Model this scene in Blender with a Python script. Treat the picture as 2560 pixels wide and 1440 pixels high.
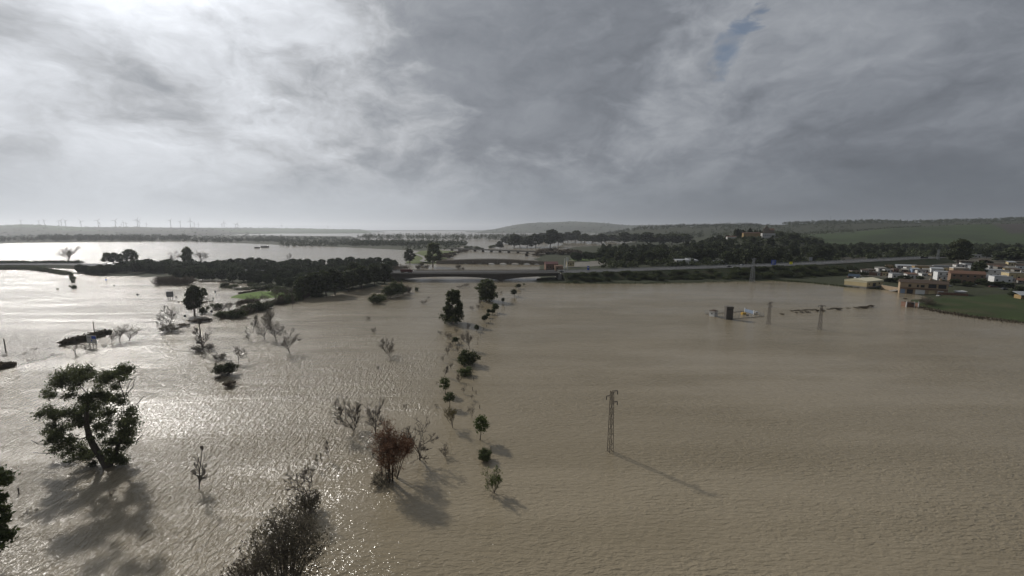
import bpy, math, random
import numpy as np
from mathutils import Vector, Matrix

S = bpy.context.scene
for o in list(bpy.data.objects):
    bpy.data.objects.remove(o)

# ------------------------------------------------------------------ camera
F_PX = 1084.0                      # focal length in photo pixels (2560 wide)
ALT = 45.0
HORIZON = 573.0
PITCH = math.atan((720 - HORIZON) / F_PX)
cam_data = bpy.data.cameras.new('camera')
cam_data.sensor_width = 36.0
cam_data.lens = 36.0 * F_PX / 2560.0
cam_data.clip_start = 0.5
cam_data.clip_end = 60000.0
cam = bpy.data.objects.new('camera', cam_data)
S.collection.objects.link(cam)
cam.location = (0, 0, ALT)
cam.rotation_euler = (math.pi / 2 - PITCH, 0, 0)
S.camera = cam
S.render.resolution_x, S.render.resolution_y = 1024, 576

# ------------------------------------------------------------------ sky, sun, exposure
SUN_EL, SUN_AZ = math.radians(32.0), math.radians(-43.6)
SUN_DIR = Vector((math.sin(SUN_AZ) * math.cos(SUN_EL), math.cos(SUN_AZ) * math.cos(SUN_EL), math.sin(SUN_EL)))
sun_data = bpy.data.lights.new('sun', 'SUN')
sun_data.energy = 2.75
sun_data.angle = math.radians(2.0)
sun_data.color = (1.0, 0.95, 0.88)
sun = bpy.data.objects.new('sun', sun_data)
S.collection.objects.link(sun)
sun.rotation_euler = (-SUN_DIR).to_track_quat('-Z', 'Y').to_euler()
sun.location = (-60, 60, 200)

S.view_settings.view_transform = 'Standard'
S.view_settings.look = 'None'
S.view_settings.exposure = 0.0
S.view_settings.gamma = 1.0
S.view_settings.use_curve_mapping = False
cy = S.cycles
cy.max_bounces = 5
cy.diffuse_bounces = 2
cy.glossy_bounces = 3
cy.transparent_max_bounces = 8
cy.volume_bounces = 0
cy.sample_clamp_indirect = 4.0
cy.use_denoising = True


class NT:
    """small helper for building node trees with expressions"""
    def __init__(self, tree):
        self.t = tree
        self.n = tree.nodes
        self.l = tree.links

    def new(self, kind, **kw):
        nd = self.n.new(kind)
        for k, v in kw.items():
            setattr(nd, k, v)
        return nd

    def put(self, sock, v):
        if isinstance(v, bpy.types.NodeSocket):
            self.l.new(v, sock)
        elif v is not None:
            sock.default_value = v

    def m(self, op, a, b=None, c=None, clamp=False):
        nd = self.new('ShaderNodeMath', operation=op, use_clamp=clamp)
        for i, v in enumerate((a, b, c)):
            if v is not None:
                self.put(nd.inputs[i], v)
        return nd.outputs[0]

    def vm(self, op, a, b=None, out=0):
        nd = self.new('ShaderNodeVectorMath', operation=op)
        self.put(nd.inputs[0], a)
        if b is not None:
            if op == 'SCALE':
                self.put(nd.inputs['Scale'], b)
            else:
                self.put(nd.inputs[1], b)
        return nd.outputs[out]

    def noise(self, vec, scale, detail=4.0, rough=0.5, dist=0.0, color=False):
        nd = self.new('ShaderNodeTexNoise')
        self.put(nd.inputs['Vector'], vec)
        nd.inputs['Scale'].default_value = scale
        nd.inputs['Detail'].default_value = detail
        nd.inputs['Roughness'].default_value = rough
        nd.inputs['Distortion'].default_value = dist
        return nd.outputs['Color' if color else 'Fac']

    def mix(self, fac, a, b):
        nd = self.new('ShaderNodeMix', data_type='RGBA')
        self.put(nd.inputs[0], fac)
        self.put(nd.inputs[6], a)
        self.put(nd.inputs[7], b)
        return nd.outputs[2]

    def ss(self, x, lo, hi, a=0.0, b=1.0):
        nd = self.new('ShaderNodeMapRange', interpolation_type='SMOOTHSTEP')
        self.put(nd.inputs[0], x)
        nd.inputs[1].default_value = lo
        nd.inputs[2].default_value = hi
        nd.inputs[3].default_value = a
        nd.inputs[4].default_value = b
        return nd.outputs[0]

    def xyz(self, x, y, z):
        nd = self.new('ShaderNodeCombineXYZ')
        for i, v in enumerate((x, y, z)):
            self.put(nd.inputs[i], v)
        return nd.outputs[0]

    def sep(self, v):
        nd = self.new('ShaderNodeSeparateXYZ')
        self.put(nd.inputs[0], v)
        return nd.outputs


CP, SP = math.cos(PITCH), math.sin(PITCH)


def ray(px, py):
    u, v = (px - 1280) / F_PX, (720 - py) / F_PX
    return np.array([u, CP + v * SP, -SP + v * CP])


def ray_n(px, py):
    r = ray(px, py)
    return r / np.linalg.norm(r)


world = bpy.data.worlds.new('World')
S.world = world
world.use_nodes = True
w = NT(world.node_tree)
w.n.clear()
tc = w.new('ShaderNodeTexCoord')
D = w.vm('NORMALIZE', tc.outputs['Generated'])
dx, dy, dz = w.sep(D)
Dz = w.xyz(dx, dy, w.m('MULTIPLY', dz, 1.9))
warp = w.vm('SCALE', w.vm('SUBTRACT', w.noise(Dz, 4.0, 4, 0.55, color=True), (0.5, 0.5, 0.5)), 0.22)
pl = w.vm('ADD', Dz, warp)
zc = w.m('ADD', w.m('MAXIMUM', dz, 0.0), 0.13)
plane = w.xyz(w.m('DIVIDE', dx, zc), w.m('DIVIDE', dy, zc), 0.0)
rot = w.new('ShaderNodeMapping')                                     # wind-drawn streaks running away from the viewer
w.put(rot.inputs['Vector'], w.vm('ADD', plane, w.vm('SCALE', warp, 2.2)))
rot.inputs['Rotation'].default_value = (0, 0, math.radians(-12))
rot.inputs['Scale'].default_value = (1.25, 0.42, 1.0)
n_big = w.noise(pl, 2.3, 3, 0.5)
n_mid = w.noise(pl, 4.6, 10, 0.60, 0.15)
n_str = w.noise(rot.outputs[0], 1.25, 8, 0.60, 0.25)
DW = w.vm('NORMALIZE', w.vm('ADD', D, w.vm('SCALE', w.vm('SUBTRACT', w.noise(pl, 3.6, 8, 0.60, color=True), (0.5, 0.5, 0.5)), 0.36)))


def blob(px, py, deg_in, deg_out):
    c = tuple(ray_n(px, py))
    dt = w.vm('DOT_PRODUCT', DW, c, out=1)
    return w.ss(dt, math.cos(math.radians(deg_out)), math.cos(math.radians(deg_in)))


sdot = w.vm('DOT_PRODUCT', D, tuple(SUN_DIR), out=1)
glow = w.m('POWER', w.m('MULTIPLY_ADD', sdot, 0.5, 0.5), 6.0)       # thin cloud scatters sunlight forward
dens = w.m('ADD', w.m('MULTIPLY', n_big, 0.5), w.m('ADD', w.m('MULTIPLY', n_mid, 1.5), w.m('MULTIPLY', n_str, 0.35)))
dens = w.m('SUBTRACT', dens, 1.18)                                   # high = thick
for (px, py, a, b, k) in ((1330, 360, 3, 15, 0.18), (1300, 120, 4, 17, 0.20), (1000, 355, 1, 7, 0.16), (1050, 20, 3, 11, 0.12), (1450, 20, 2, 10, 0.14),
                          (110, 205, 2, 8, 0.10), (420, 240, 1, 7, 0.08), (680, 350, 2, 8, 0.10), (60, 400, 2, 6, 0.10), (2100, 330, 3, 18, 0.08),
                          (1590, 190, 1, 7, -0.13), (1440, 320, 0.5, 4, -0.14), (1700, 330, 2, 10, -0.10),
                          (700, 170, 3, 13, -0.10), (330, 60, 3, 13, -0.12), (250, 490, 3, 15, -0.16), (1960, 110, 2, 9, -0.08), (2200, 130, 2, 10, -0.06)):
    dens = w.m('MULTIPLY_ADD', blob(px, py, a, b), k, dens)
thin = w.ss(dens, 0.34, -0.30)                                       # 0 thick .. 1 thin
lum = w.m('MULTIPLY', thin, w.m('MULTIPLY_ADD', glow, 0.39, 0.115))
lum = w.m('ADD', lum, w.m('MULTIPLY_ADD', glow, 0.19, 0.158))
veil = w.m('POWER', w.m('MULTIPLY_ADD', sdot, 0.5, 0.5), 420.0)      # bright veil of thin cloud close round the sun
lum = w.m('MULTIPLY_ADD', veil, 2.6, lum)
lum = w.m('MULTIPLY_ADD', w.m('POWER', w.m('MULTIPLY_ADD', sdot, 0.5, 0.5), 170.0), 1.6, lum)
n_fine = w.noise(pl, 9.0, 9, 0.64, 0.3)
n_bil = w.m('ABSOLUTE', w.m('MULTIPLY_ADD', w.noise(pl, 3.4, 7, 0.56, 0.2), 2.0, -1.0))
lum = w.m('MULTIPLY', lum, w.m('ADD', w.m('MULTIPLY_ADD', n_fine, 0.75, 0.55), w.m('MULTIPLY', n_bil, 0.55)))
ccol = w.mix(w.ss(lum, 0.1, 0.5), (0.86, 0.945, 1.09, 1), (0.945, 0.98, 1.04, 1))
cloud = w.vm('SCALE', ccol, lum)
# the air towards the horizon
hz = w.ss(dz, 0.17, 0.0)
hlum = w.m('MULTIPLY_ADD', glow, 0.62, 0.115)
hair = w.vm('SCALE', w.mix(glow, (0.82, 0.945, 1.10, 1), (0.945, 0.985, 1.03, 1)), hlum)
skycol = w.mix(w.m('MULTIPLY', hz, 0.88), cloud, hair)
nishita = w.new('ShaderNodeTexSky', sky_type='NISHITA')
nishita.sun_disc = False
nishita.sun_elevation = SUN_EL
nishita.sun_rotation = SUN_AZ
hole = w.m('MULTIPLY', blob(1850, 100, 0.1, 2.2), w.ss(n_mid, 0.62, 0.44))
STR = 0.1
bright = w.vm('SCALE', skycol, 1.0 / STR)
final = w.mix(w.m('MULTIPLY', hole, 0.75), bright, w.vm('SCALE', nishita.outputs[0], 0.55))
bg = w.new('ShaderNodeBackground')
w.put(bg.inputs['Color'], final)
bg.inputs['Strength'].default_value = STR
wo = w.new('ShaderNodeOutputWorld')
w.l.new(bg.outputs[0], wo.inputs['Surface'])

# ------------------------------------------------------------------ materials


def mat(name, col, rough=0.85, var=0.25, scale=2.0, spec=0.3, island=0.0, trans=0.0, metal=0.0, bump=0.0, col2=None):
    m = bpy.data.materials.new(name)
    m.use_nodes = True
    t = NT(m.node_tree)
    b = t.n['Principled BSDF']
    geo = t.new('ShaderNodeNewGeometry')
    tco = t.new('ShaderNodeTexCoord')
    nz = t.noise(tco.outputs['Object'], scale, 4, 0.6)
    f = t.m('MULTIPLY_ADD', nz, 2 * var, 1.0 - var)
    if island:
        f = t.m('MULTIPLY', f, t.m('MULTIPLY_ADD', t.new('ShaderNodeObjectInfo').outputs['Random'], 0.7, 0.65))
        f = t.m('MULTIPLY', f, t.m('MULTIPLY_ADD', geo.outputs['Random Per Island'], 2 * island, 1 - island))
    c1 = (*col, 1)
    base = t.mix(t.ss(nz, 0.35, 0.65), c1, (*col2, 1)) if col2 else c1
    c = t.vm('SCALE', base if col2 else t.mix(0.0, c1, c1), f)
    t.put(b.inputs['Base Color'], c)
    b.inputs['Roughness'].default_value = rough
    b.inputs['Specular IOR Level'].default_value = spec
    b.inputs['Metallic'].default_value = metal
    if bump:
        bn = t.new('ShaderNodeBump')
        bn.inputs['Distance'].default_value = bump
        t.put(bn.inputs['Height'], t.noise(tco.outputs['Object'], scale * 3, 4, 0.6))
        t.l.new(bn.outputs[0], b.inputs['Normal'])
    if trans:
        tr = t.new('ShaderNodeBsdfTranslucent')
        t.put(tr.inputs['Color'], t.vm('SCALE', c, 1.3))
        mx = t.new('ShaderNodeMixShader')
        mx.inputs[0].default_value = trans
        t.l.new(b.outputs[0], mx.inputs[1])
        t.l.new(tr.outputs[0], mx.inputs[2])
        t.l.new(mx.outputs[0], t.n['Material Output'].inputs['Surface'])
    return m


M = {
    'bark': mat('bark', (0.075, 0.062, 0.05), 0.9, 0.3, 3),
    'pale_bark': mat('pale_bark', (0.20, 0.17, 0.14), 0.9, 0.35, 2),
    'twig': mat('twig', (0.105, 0.088, 0.072), 0.9, 0.25, 1),
    'pale_twig': mat('pale_twig', (0.17, 0.15, 0.12), 0.9, 0.25, 1),
    'russet': mat('russet_twig', (0.165, 0.088, 0.050), 0.9, 0.35, 0.6, island=0.3),
    'euc': mat('eucalyptus_leaf', (0.066, 0.076, 0.034), 0.6, 0.4, 0.5, 0.3, 0.4, 0.35),
    'pine': mat('pine_needles', (0.046, 0.058, 0.030), 0.75, 0.45, 0.12, 0.2, 0.4, 0.2),
    'bush': mat('bush_leaf', (0.056, 0.068, 0.026), 0.7, 0.4, 0.8, 0.25, 0.4, 0.25),
    'olive': mat('young_leaf', (0.075, 0.095, 0.030), 0.7, 0.35, 1.0, 0.25, 0.3, 0.25),
    'yellow': mat('yellow_leaf', (0.16, 0.13, 0.035), 0.7, 0.35, 1.0, 0.25, 0.3, 0.25),
    'scrub': mat('dry_scrub', (0.105, 0.085, 0.060), 0.9, 0.4, 0.5, 0.2, 0.35, 0.15),
    'wood': mat('woodland_leaf', (0.050, 0.060, 0.027), 0.8, 0.45, 0.05, 0.2, 0.4, 0.2),
    'grass': mat('short_grass', (0.075, 0.115, 0.022), 0.9, 0.35, 0.3, 0.2, col2=(0.10, 0.105, 0.035)),
    'verge': mat('verge_grass', (0.026, 0.038, 0.014), 0.95, 0.45, 0.15, 0.2, col2=(0.036, 0.034, 0.017), bump=0.5),
    'soil': mat('bank_soil', (0.075, 0.062, 0.042), 0.95, 0.4, 0.4, 0.2, bump=0.2),
    'asphalt': mat('asphalt', (0.050, 0.050, 0.052), 0.85, 0.2, 0.5, 0.4),
    'concrete': mat('concrete', (0.20, 0.19, 0.17), 0.9, 0.3, 0.4, 0.3),
    'dark_concrete': mat('weathered_concrete', (0.105, 0.095, 0.082), 0.92, 0.45, 0.6, 0.3),
    'stone': mat('old_stone', (0.17, 0.145, 0.115), 0.95, 0.45, 0.5, 0.2),
    'galv': mat('galvanised_steel', (0.22, 0.23, 0.24), 0.5, 0.2, 3, 0.5, metal=0.5),
    'rust': mat('rusty_steel', (0.085, 0.07, 0.06), 0.7, 0.3, 3, 0.4, metal=0.2),
    'white': mat('white_paint', (0.62, 0.62, 0.60), 0.8, 0.15, 0.6, 0.3),
    'whitewash': mat('dirty_whitewash', (0.50, 0.49, 0.47), 0.9, 0.25, 0.4, 0.2),
    'cream': mat('cream_render', (0.46, 0.38, 0.22), 0.85, 0.15, 0.5, 0.25),
    'cream_light': mat('pale_sheet_roof', (0.52, 0.48, 0.34), 0.6, 0.12, 0.5, 0.4),
    'beige': mat('beige_render', (0.33, 0.25, 0.17), 0.9, 0.25, 0.4, 0.2),
    'ochre': mat('ochre_render', (0.30, 0.21, 0.10), 0.9, 0.2, 0.4, 0.2),
    'orange': mat('orange_render', (0.20, 0.135, 0.095), 0.9, 0.2, 0.4, 0.2),
    'tile': mat('clay_tile', (0.125, 0.072, 0.05), 0.9, 0.35, 1.2, 0.2),
    'brown_tile': mat('brown_tile', (0.075, 0.055, 0.042), 0.9, 0.35, 1.2, 0.2),
    'brick': mat('red_brick', (0.17, 0.10, 0.07), 0.9, 0.35, 1.5, 0.2),
    'grey': mat('grey_sheet', (0.26, 0.27, 0.28), 0.6, 0.2, 0.8, 0.4),
    'glass': mat('window_glass', (0.02, 0.022, 0.025), 0.15, 0.1, 1, 0.5),
    'dark': mat('dark_paint', (0.03, 0.03, 0.033), 0.6, 0.2, 2, 0.4),
    'blue_sign': mat('blue_sign', (0.02, 0.07, 0.40), 0.5, 0.05, 1, 0.4),
    'yellow_sign': mat('yellow_sign', (0.75, 0.68, 0.02), 0.5, 0.05, 1, 0.4),
    'blue_door': mat('blue_door', (0.20, 0.26, 0.36), 0.6, 0.15, 1, 0.4),
    'yellow': mat('yellow_leaf2', (0.15, 0.125, 0.035), 0.7, 0.35, 1.0, 0.25, 0.3, 0.25),
    'yellow_paint': mat('yellow_machine', (0.48, 0.30, 0.05), 0.6, 0.2, 2, 0.4),
    'red_paint': mat('red_trailer', (0.10, 0.03, 0.025), 0.5, 0.15, 1, 0.4),
    'rubber': mat('rubber', (0.02, 0.02, 0.02), 0.9, 0.1, 2, 0.2),
    'turbine': mat('turbine_white', (0.22, 0.23, 0.25), 0.5, 0.05, 1, 0.4),
}

# ------------------------------------------------------------------ mesh helpers
COL = S.collection


def mesh_np(name, V, faces, mats, mat_idx=None, smooth=False):
    """V (n,3); faces = list of int arrays (m,k)"""
    me = bpy.data.meshes.new(name)
    V = np.asarray(V, dtype=np.float32)
    faces = [np.asarray(f, dtype=np.int32) for f in faces if len(f)]
    me.vertices.add(len(V))
    me.vertices.foreach_set('co', V.ravel())
    nl = sum(f.size for f in faces)
    nf = sum(len(f) for f in faces)
    me.loops.add(nl)
    me.polygons.add(nf)
    me.loops.foreach_set('vertex_index', np.concatenate([f.ravel() for f in faces]))
    tot = np.concatenate([np.full(len(f), f.shape[1], dtype=np.int32) for f in faces])
    st = np.concatenate([[0], np.cumsum(tot)[:-1]]).astype(np.int32)
    me.polygons.foreach_set('loop_start', st)
    if mat_idx is not None:
        me.polygons.foreach_set('material_index', np.asarray(mat_idx, dtype=np.int32))
    me.polygons.foreach_set('use_smooth', np.full(nf, bool(smooth)))
    for m in (mats if isinstance(mats, (list, tuple)) else [mats]):
        me.materials.append(m)
    me.update(calc_edges=True)
    me.validate()
    return me


def link(name, data, parent=None, loc=None, rz=0.0, scale=None):
    o = bpy.data.objects.new(name, data)
    COL.objects.link(o)
    if loc is not None:
        o.location = loc
    if rz:
        o.rotation_euler = (0, 0, rz)
    if scale is not None:
        o.scale = scale
    if parent is not None:
        o.parent = parent
    return o


def tag(o, label=None, cat=None, group=None, kind=None):
    if label:
        o['label'] = label
    if cat:
        o['category'] = cat
    if group:
        o['group'] = group
    if kind:
        o['kind'] = kind
    return o


def thing(name, label, cat, loc=(0, 0, 0), rz=0.0, group=None):
    return tag(link(name, None, None, loc, rz), label, cat, group)


class MB:
    """collects boxes, prisms and tubes into one mesh"""
    def __init__(self):
        self.v, self.q, self.t, self.n = [], [], [], 0

    def add(self, vs, quads=(), tris=()):
        k = self.n
        self.v.extend(vs)
        self.q.extend([tuple(i + k for i in f) for f in quads])
        self.t.extend([tuple(i + k for i in f) for f in tris])
        self.n += len(vs)

    BQ = ((0, 3, 2, 1), (4, 5, 6, 7), (0, 1, 5, 4), (1, 2, 6, 5), (2, 3, 7, 6), (3, 0, 4, 7))

    def box(self, x0, x1, y0, y1, z0, z1):
        self.add([(x0, y0, z0), (x1, y0, z0), (x1, y1, z0), (x0, y1, z0),
                  (x0, y0, z1), (x1, y0, z1), (x1, y1, z1), (x0, y1, z1)], self.BQ)
        return self

    def hexa(self, pts):
        self.add([tuple(p) for p in pts], self.BQ)
        return self

    def bar(self, a, b, w=0.1, w2=None):
        a, b = Vector(a), Vector(b)
        w2 = w if w2 is None else w2
        d = (b - a).normalized()
        s = d.cross(Vector((0, 0, 1)))
        if s.length < 1e-3:
            s = Vector((1, 0, 0))
        s.normalize()
        u = s.cross(d)
        vs = []
        for p, r in ((a, w / 2), (b, w2 / 2)):
            vs += [p - s * r - u * r, p + s * r - u * r, p + s * r + u * r, p - s * r + u * r]
        self.add([tuple(p) for p in vs], self.BQ)
        return self

    def tube(self, pts, radii, ns=5, cap=False):
        k0 = self.n
        P = [Vector(p) for p in pts]
        vs = []
        ref = Vector((0.31, 0.87, 0.21))
        for i, p in enumerate(P):
            d = (P[min(i + 1, len(P) - 1)] - P[max(i - 1, 0)])
            d = d.normalized() if d.length > 1e-9 else Vector((0, 0, 1))
            s = d.cross(ref)
            s = s.normalized() if s.length > 1e-4 else Vector((1, 0, 0))
            u = d.cross(s)
            r = radii[i]
            for j in range(ns):
                a = 2 * math.pi * j / ns
                q = p + s * (r * math.cos(a)) + u * (r * math.sin(a))
                vs.append((q.x, q.y, q.z))
        qs = []
        for i in range(len(P) - 1):
            for j in range(ns):
                a, b = i * ns + j, i * ns + (j + 1) % ns
                qs.append((a, b, b + ns, a + ns))
        self.add(vs, qs)
        if cap and ns >= 3:
            c = self.n
            self.v.append(tuple(P[-1]))
            self.n += 1
            base = k0 + (len(P) - 1) * ns
            self.t += [(base + j, base + (j + 1) % ns, c) for j in range(ns)]
        return self

    def mesh(self, name, m, smooth=False):
        fs = []
        if self.q:
            fs.append(np.array(self.q))
        if self.t:
            fs.append(np.array(self.t))
        return mesh_np(name, np.array(self.v), fs, m, smooth=smooth)

    def build(self, name, m, parent=None, loc=None, rz=0.0, smooth=False):
        return link(name, self.mesh(name, m, smooth), parent, loc, rz)


# ------------------------------------------------------------------ pixel -> place


def G(px, py, z=0.0):
    r = ray(px, py)
    k = (z - ALT) / r[2]
    return np.array([r[0] * k, r[1] * k, z])


def PY(px, py, Y):
    """point on the vertical plane at depth Y"""
    r = ray(px, py)
    k = Y / r[1]
    return np.array([r[0] * k, Y, ALT + r[2] * k])


def height_at(px, base, top, z=0.0):
    b = G(px, base, z)
    return PY(px, top, b[1])[2] - z


def mpp(p):
    """metres per photo pixel at a place"""
    return (p[1] * CP + (ALT - p[2]) * SP) / F_PX


# ------------------------------------------------------------------ terrain
def sstep(x):
    x = np.clip(x, 0, 1)
    return x * x * (3 - 2 * x)


def hnoise(X, Y, s, seed=0):
    """cheap smooth value noise"""
    rs = np.random.RandomState(seed)
    tab = rs.rand(64, 64)
    x, y = X / s, Y / s
    xi, yi = np.floor(x).astype(int), np.floor(y).astype(int)
    fx, fy = sstep(x - xi), sstep(y - yi)
    g = lambda a, b: tab[a % 64, b % 64]
    return (g(xi, yi) * (1 - fx) + g(xi + 1, yi) * fx) * (1 - fy) + (g(xi, yi + 1) * (1 - fx) + g(xi + 1, yi + 1) * fx) * fy


def poly_sd(X, Y, poly):
    """signed distance, positive inside"""
    inside = np.zeros(X.shape, bool)
    d2 = np.full(X.shape, 1e18)
    n = len(poly)
    for i in range(n):
        x0, y0 = poly[i]
        x1, y1 = poly[(i + 1) % n]
        c = ((y0 > Y) != (y1 > Y)) & (X < (x1 - x0) * (Y - y0) / (y1 - y0 + 1e-12) + x0)
        inside ^= c
        ex, ey = x1 - x0, y1 - y0
        t = np.clip(((X - x0) * ex + (Y - y0) * ey) / (ex * ex + ey * ey + 1e-12), 0, 1)
        d2 = np.minimum(d2, (X - x0 - t * ex) ** 2 + (Y - y0 - t * ey) ** 2)
    return np.where(inside, 1, -1) * np.sqrt(d2)


def pxpoly(pts):
    return [tuple(G(x, y)[:2]) for x, y in pts]


LAND = {
    'grove': pxpoly([(205, 664), (600, 655), (960, 672), (1000, 690), (985, 703), (940, 716), (860, 728), (770, 745), (705, 758),
                     (735, 735), (690, 722), (560, 702), (430, 697), (330, 690), (232, 690)]),
    'far_shore': pxpoly([(-1100, 613), (0, 608), (240, 605), (480, 604), (600, 608), (740, 614), (860, 618), (1010, 625), (1050, 627), (1120, 622),
                         (1168, 612), (1160, 606), (1090, 602), (900, 600), (880, 591), (690, 589), (300, 586), (-1100, 586)]),
    'right': pxpoly([(1345, 706), (1500, 708), (1660, 708), (1800, 705), (1940, 702), (2000, 705), (2110, 717), (2200, 723), (2250, 730),
                     (2300, 741), (2290, 750), (2235, 759), (2290, 764), (2330, 774), (2420, 790), (2560, 806), (3400, 905), (3900, 640), (3900, 584),
                     (1800, 584), (1650, 594), (1600, 603), (1520, 614), (1440, 617), (1360, 636), (1338, 648), (1352, 664), (1340, 690)]),
    'island': pxpoly([(577, 744), (600, 734), (650, 729), (720, 727), (740, 733), (700, 744), (620, 748)]),
    'spit': pxpoly([(1046, 629), (1085, 626), (1150, 630), (1120, 642), (1104, 652), (1085, 660), (1015, 658), (1030, 645)]),
}
H_LEFT = ([-900, -300, 0, 50, 110, 160, 200, 280, 350, 400, 640, 760, 900, 960], [552, 558, 564, 561.5, 563, 566, 567.5, 568, 567.5, 569, 570, 571.5, 574, 585])
H_MID = ([1160, 1240, 1290, 1320, 1380, 1430, 1490, 1530, 1570, 1620, 1700, 1800, 1900], [585, 572, 562, 558, 556, 554, 556.5, 560, 563.5, 562.5, 562, 561, 562])
H_RIDGE = ([1500, 1600, 1700, 1800, 1956, 1990, 2066, 2170, 2270, 2395, 2545, 3400], [590, 572, 567, 565, 562, 559.5, 557.5, 555, 557, 553.5, 549.5, 540])
H_FIELD = ([1880, 1935, 2020, 2132, 2220, 2420, 2560, 3400], [5, 8, 25, 34, 47, 63, 67, 75])
H_KNOLL = ([1640, 1720, 1800, 1850, 1940, 1990, 2060, 2100], [0, 8, 20, 27, 29, 24, 10, 0])


def terrain(X, Y):
    X, Y = np.asarray(X, float), np.asarray(Y, float)
    px = 1280 + X / Y * F_PX / CP
    h = np.full(X.shape, -1.5)
    near = Y < 5200
    for nm, poly in LAND.items():
        sd = poly_sd(X, Y, poly)
        if nm in ('right', 'island', 'grove', 'spit'):
            sd = sd + (hnoise(X, Y, 7.0, 31) - 0.5) * (3.5 if nm == 'island' else 8.0) + (hnoise(X, Y, 22.0, 32) - 0.5) * (2 if nm == 'island' else 8)
        if nm == 'right':
            v = np.clip(sd / 9, -1, 1) * 0.9 + np.clip((sd - 9) / 260, 0, 1) * 6.0
            v = v + (hnoise(X, Y, 14, 3) - 0.5) * 0.5 * np.clip((sd + 6) / 10, 0, 1)
        elif nm == 'island':
            v = np.clip(sd / 4, -1, 1) * 0.7
        elif nm == 'far_shore':
            v = np.clip(sd / 40, -1, 1) * 1.2 + np.clip((sd - 40) / 900, 0, 1) * 3
        elif nm == 'spit':
            v = np.clip(sd / 6, -1, 1) * 1.6
        else:
            v = np.clip(sd / 10, -1, 1) * 0.35 + (hnoise(X, Y, 9, 5) - 0.55) * 0.5
        h = np.maximum(h, v)
    # hills: crest heights read from the skyline at each ridge's own distance
    Yl = np.interp(px, [500, 700], [5000, 7600])
    crest = np.maximum(ALT + (HORIZON - np.interp(px, *H_LEFT)) * Yl / F_PX, 0)
    s = sstep((Y - Yl * 0.56) / (Yl * 0.44))
    h = np.maximum(h, np.where(px < 960, crest * s + (hnoise(X, Y, 420, 8) - 0.5) * 10 * s * (1 - s) * 4 - 1.5 * (1 - s) * (1 - s), -1.5))
    Ym = 7600.0
    crest = np.maximum(ALT + (HORIZON - np.interp(px, *H_MID)) * Ym / F_PX, 0)
    s = sstep((Y - 5000) / (Ym - 5000))
    h = np.maximum(h, np.where((px > 1160) & (px < 1960), crest * s + (hnoise(X, Y, 500, 9) - 0.5) * 24 * s * (1 - s) - 1.5 * (1 - s), -1.5))
    crest = np.maximum(ALT + (HORIZON - np.interp(px, *H_RIDGE)) * 2700 / F_PX, 0)
    s = sstep((Y - 1500) / 1200)
    h = np.maximum(h, np.where(px > 1500, crest * s - 1.5 * (1 - s) ** 4, -1.5))
    s = sstep((Y - 880) / 820)
    h = np.maximum(h, np.where(px > 1880, np.interp(px, *H_FIELD) * s + (hnoise(X, Y, 160, 4) - 0.5) * 7 * s * (1 - s) * 4 - 1.5 * (1 - s) ** 6, -1.5))
    s = sstep((Y - 520) / 330)
    h = np.maximum(h, np.where((px > 1640) & (px < 2100), np.interp(px, *H_KNOLL) * s - 1.5 * (1 - s) ** 6, -1.5))
    h = np.maximum(h, np.where(Y > 9000, sstep((Y - 9000) / 3000) * 20 - 1.5, -1.5))
    return h


def tz(x, y):
    return float(terrain(np.array([x]), np.array([y]))[0])


def GT(px, py):
    """where the sight line through a pixel meets the land or the water"""
    r = ray(px, py)
    ks = np.geomspace(60, 9000, 1400) / r[1]
    pts = ks[:, None] * r[None, :] + np.array([0, 0, ALT])
    hh = np.maximum(terrain(pts[:, 0], pts[:, 1]), 0)
    below = np.nonzero(pts[:, 2] <= hh)[0]
    if len(below) == 0:
        return pts[-1]
    i = max(below[0], 1)
    a, b = pts[i - 1], pts[i]
    da, db = a[2] - hh[i - 1], b[2] - hh[i]
    t = da / (da - db + 1e-9)
    p = a + (b - a) * t
    return p


# ground sheet: rows spread geometrically so that it reaches the horizon
NC, NR = 700, 430
tt = np.linspace(-2.0, 2.0, NC)
yy = np.geomspace(120, 15000, NR)
XX, YY = tt[None, :] * yy[:, None], np.repeat(yy[:, None], NC, 1)
ZZ = terrain(XX, YY)
gv = np.stack([XX, YY, ZZ], -1).reshape(-1, 3)
ii = np.arange(NR - 1)[:, None] * NC + np.arange(NC - 1)[None, :]
gq = np.stack([ii, ii + 1, ii + NC + 1, ii + NC], -1).reshape(-1, 4)

gm = bpy.data.materials.new('ground_cover')
gm.use_nodes = True
t = NT(gm.node_tree)
b = t.n['Principled BSDF']
at = t.new('ShaderNodeVertexColor', layer_name='cover')
gp = t.new('ShaderNodeNewGeometry').outputs['Position']
nf = t.noise(gp, 0.05, 6, 0.65)
nff = t.noise(gp, 0.9, 4, 0.6)
t.put(b.inputs['Base Color'], t.vm('SCALE', at.outputs['Color'], t.m('MULTIPLY', t.m('MULTIPLY_ADD', nf, 0.9, 0.55), t.m('MULTIPLY_ADD', nff, 0.7, 0.65))))
b.inputs['Roughness'].default_value = 0.95
b.inputs['Specular IOR Level'].default_value = 0.2
bn = t.new('ShaderNodeBump')
bn.inputs['Distance'].default_value = 0.4
t.put(bn.inputs['Height'], nff)
t.l.new(bn.outputs[0], b.inputs['Normal'])

PXX = 1280 + XX / YY * F_PX / CP
cover = np.zeros((NR, NC, 4), np.float32)
cover[..., 3] = 1
cover[..., :3] = (0.036, 0.040, 0.020)                               # rough grass and scrub, colour darkened to stand in for cloud shadow
def paint(mask, col):
    m = np.clip(mask, 0, 1)[..., None]
    cover[..., :3] = cover[..., :3] * (1 - m) + np.array(col) * m
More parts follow.
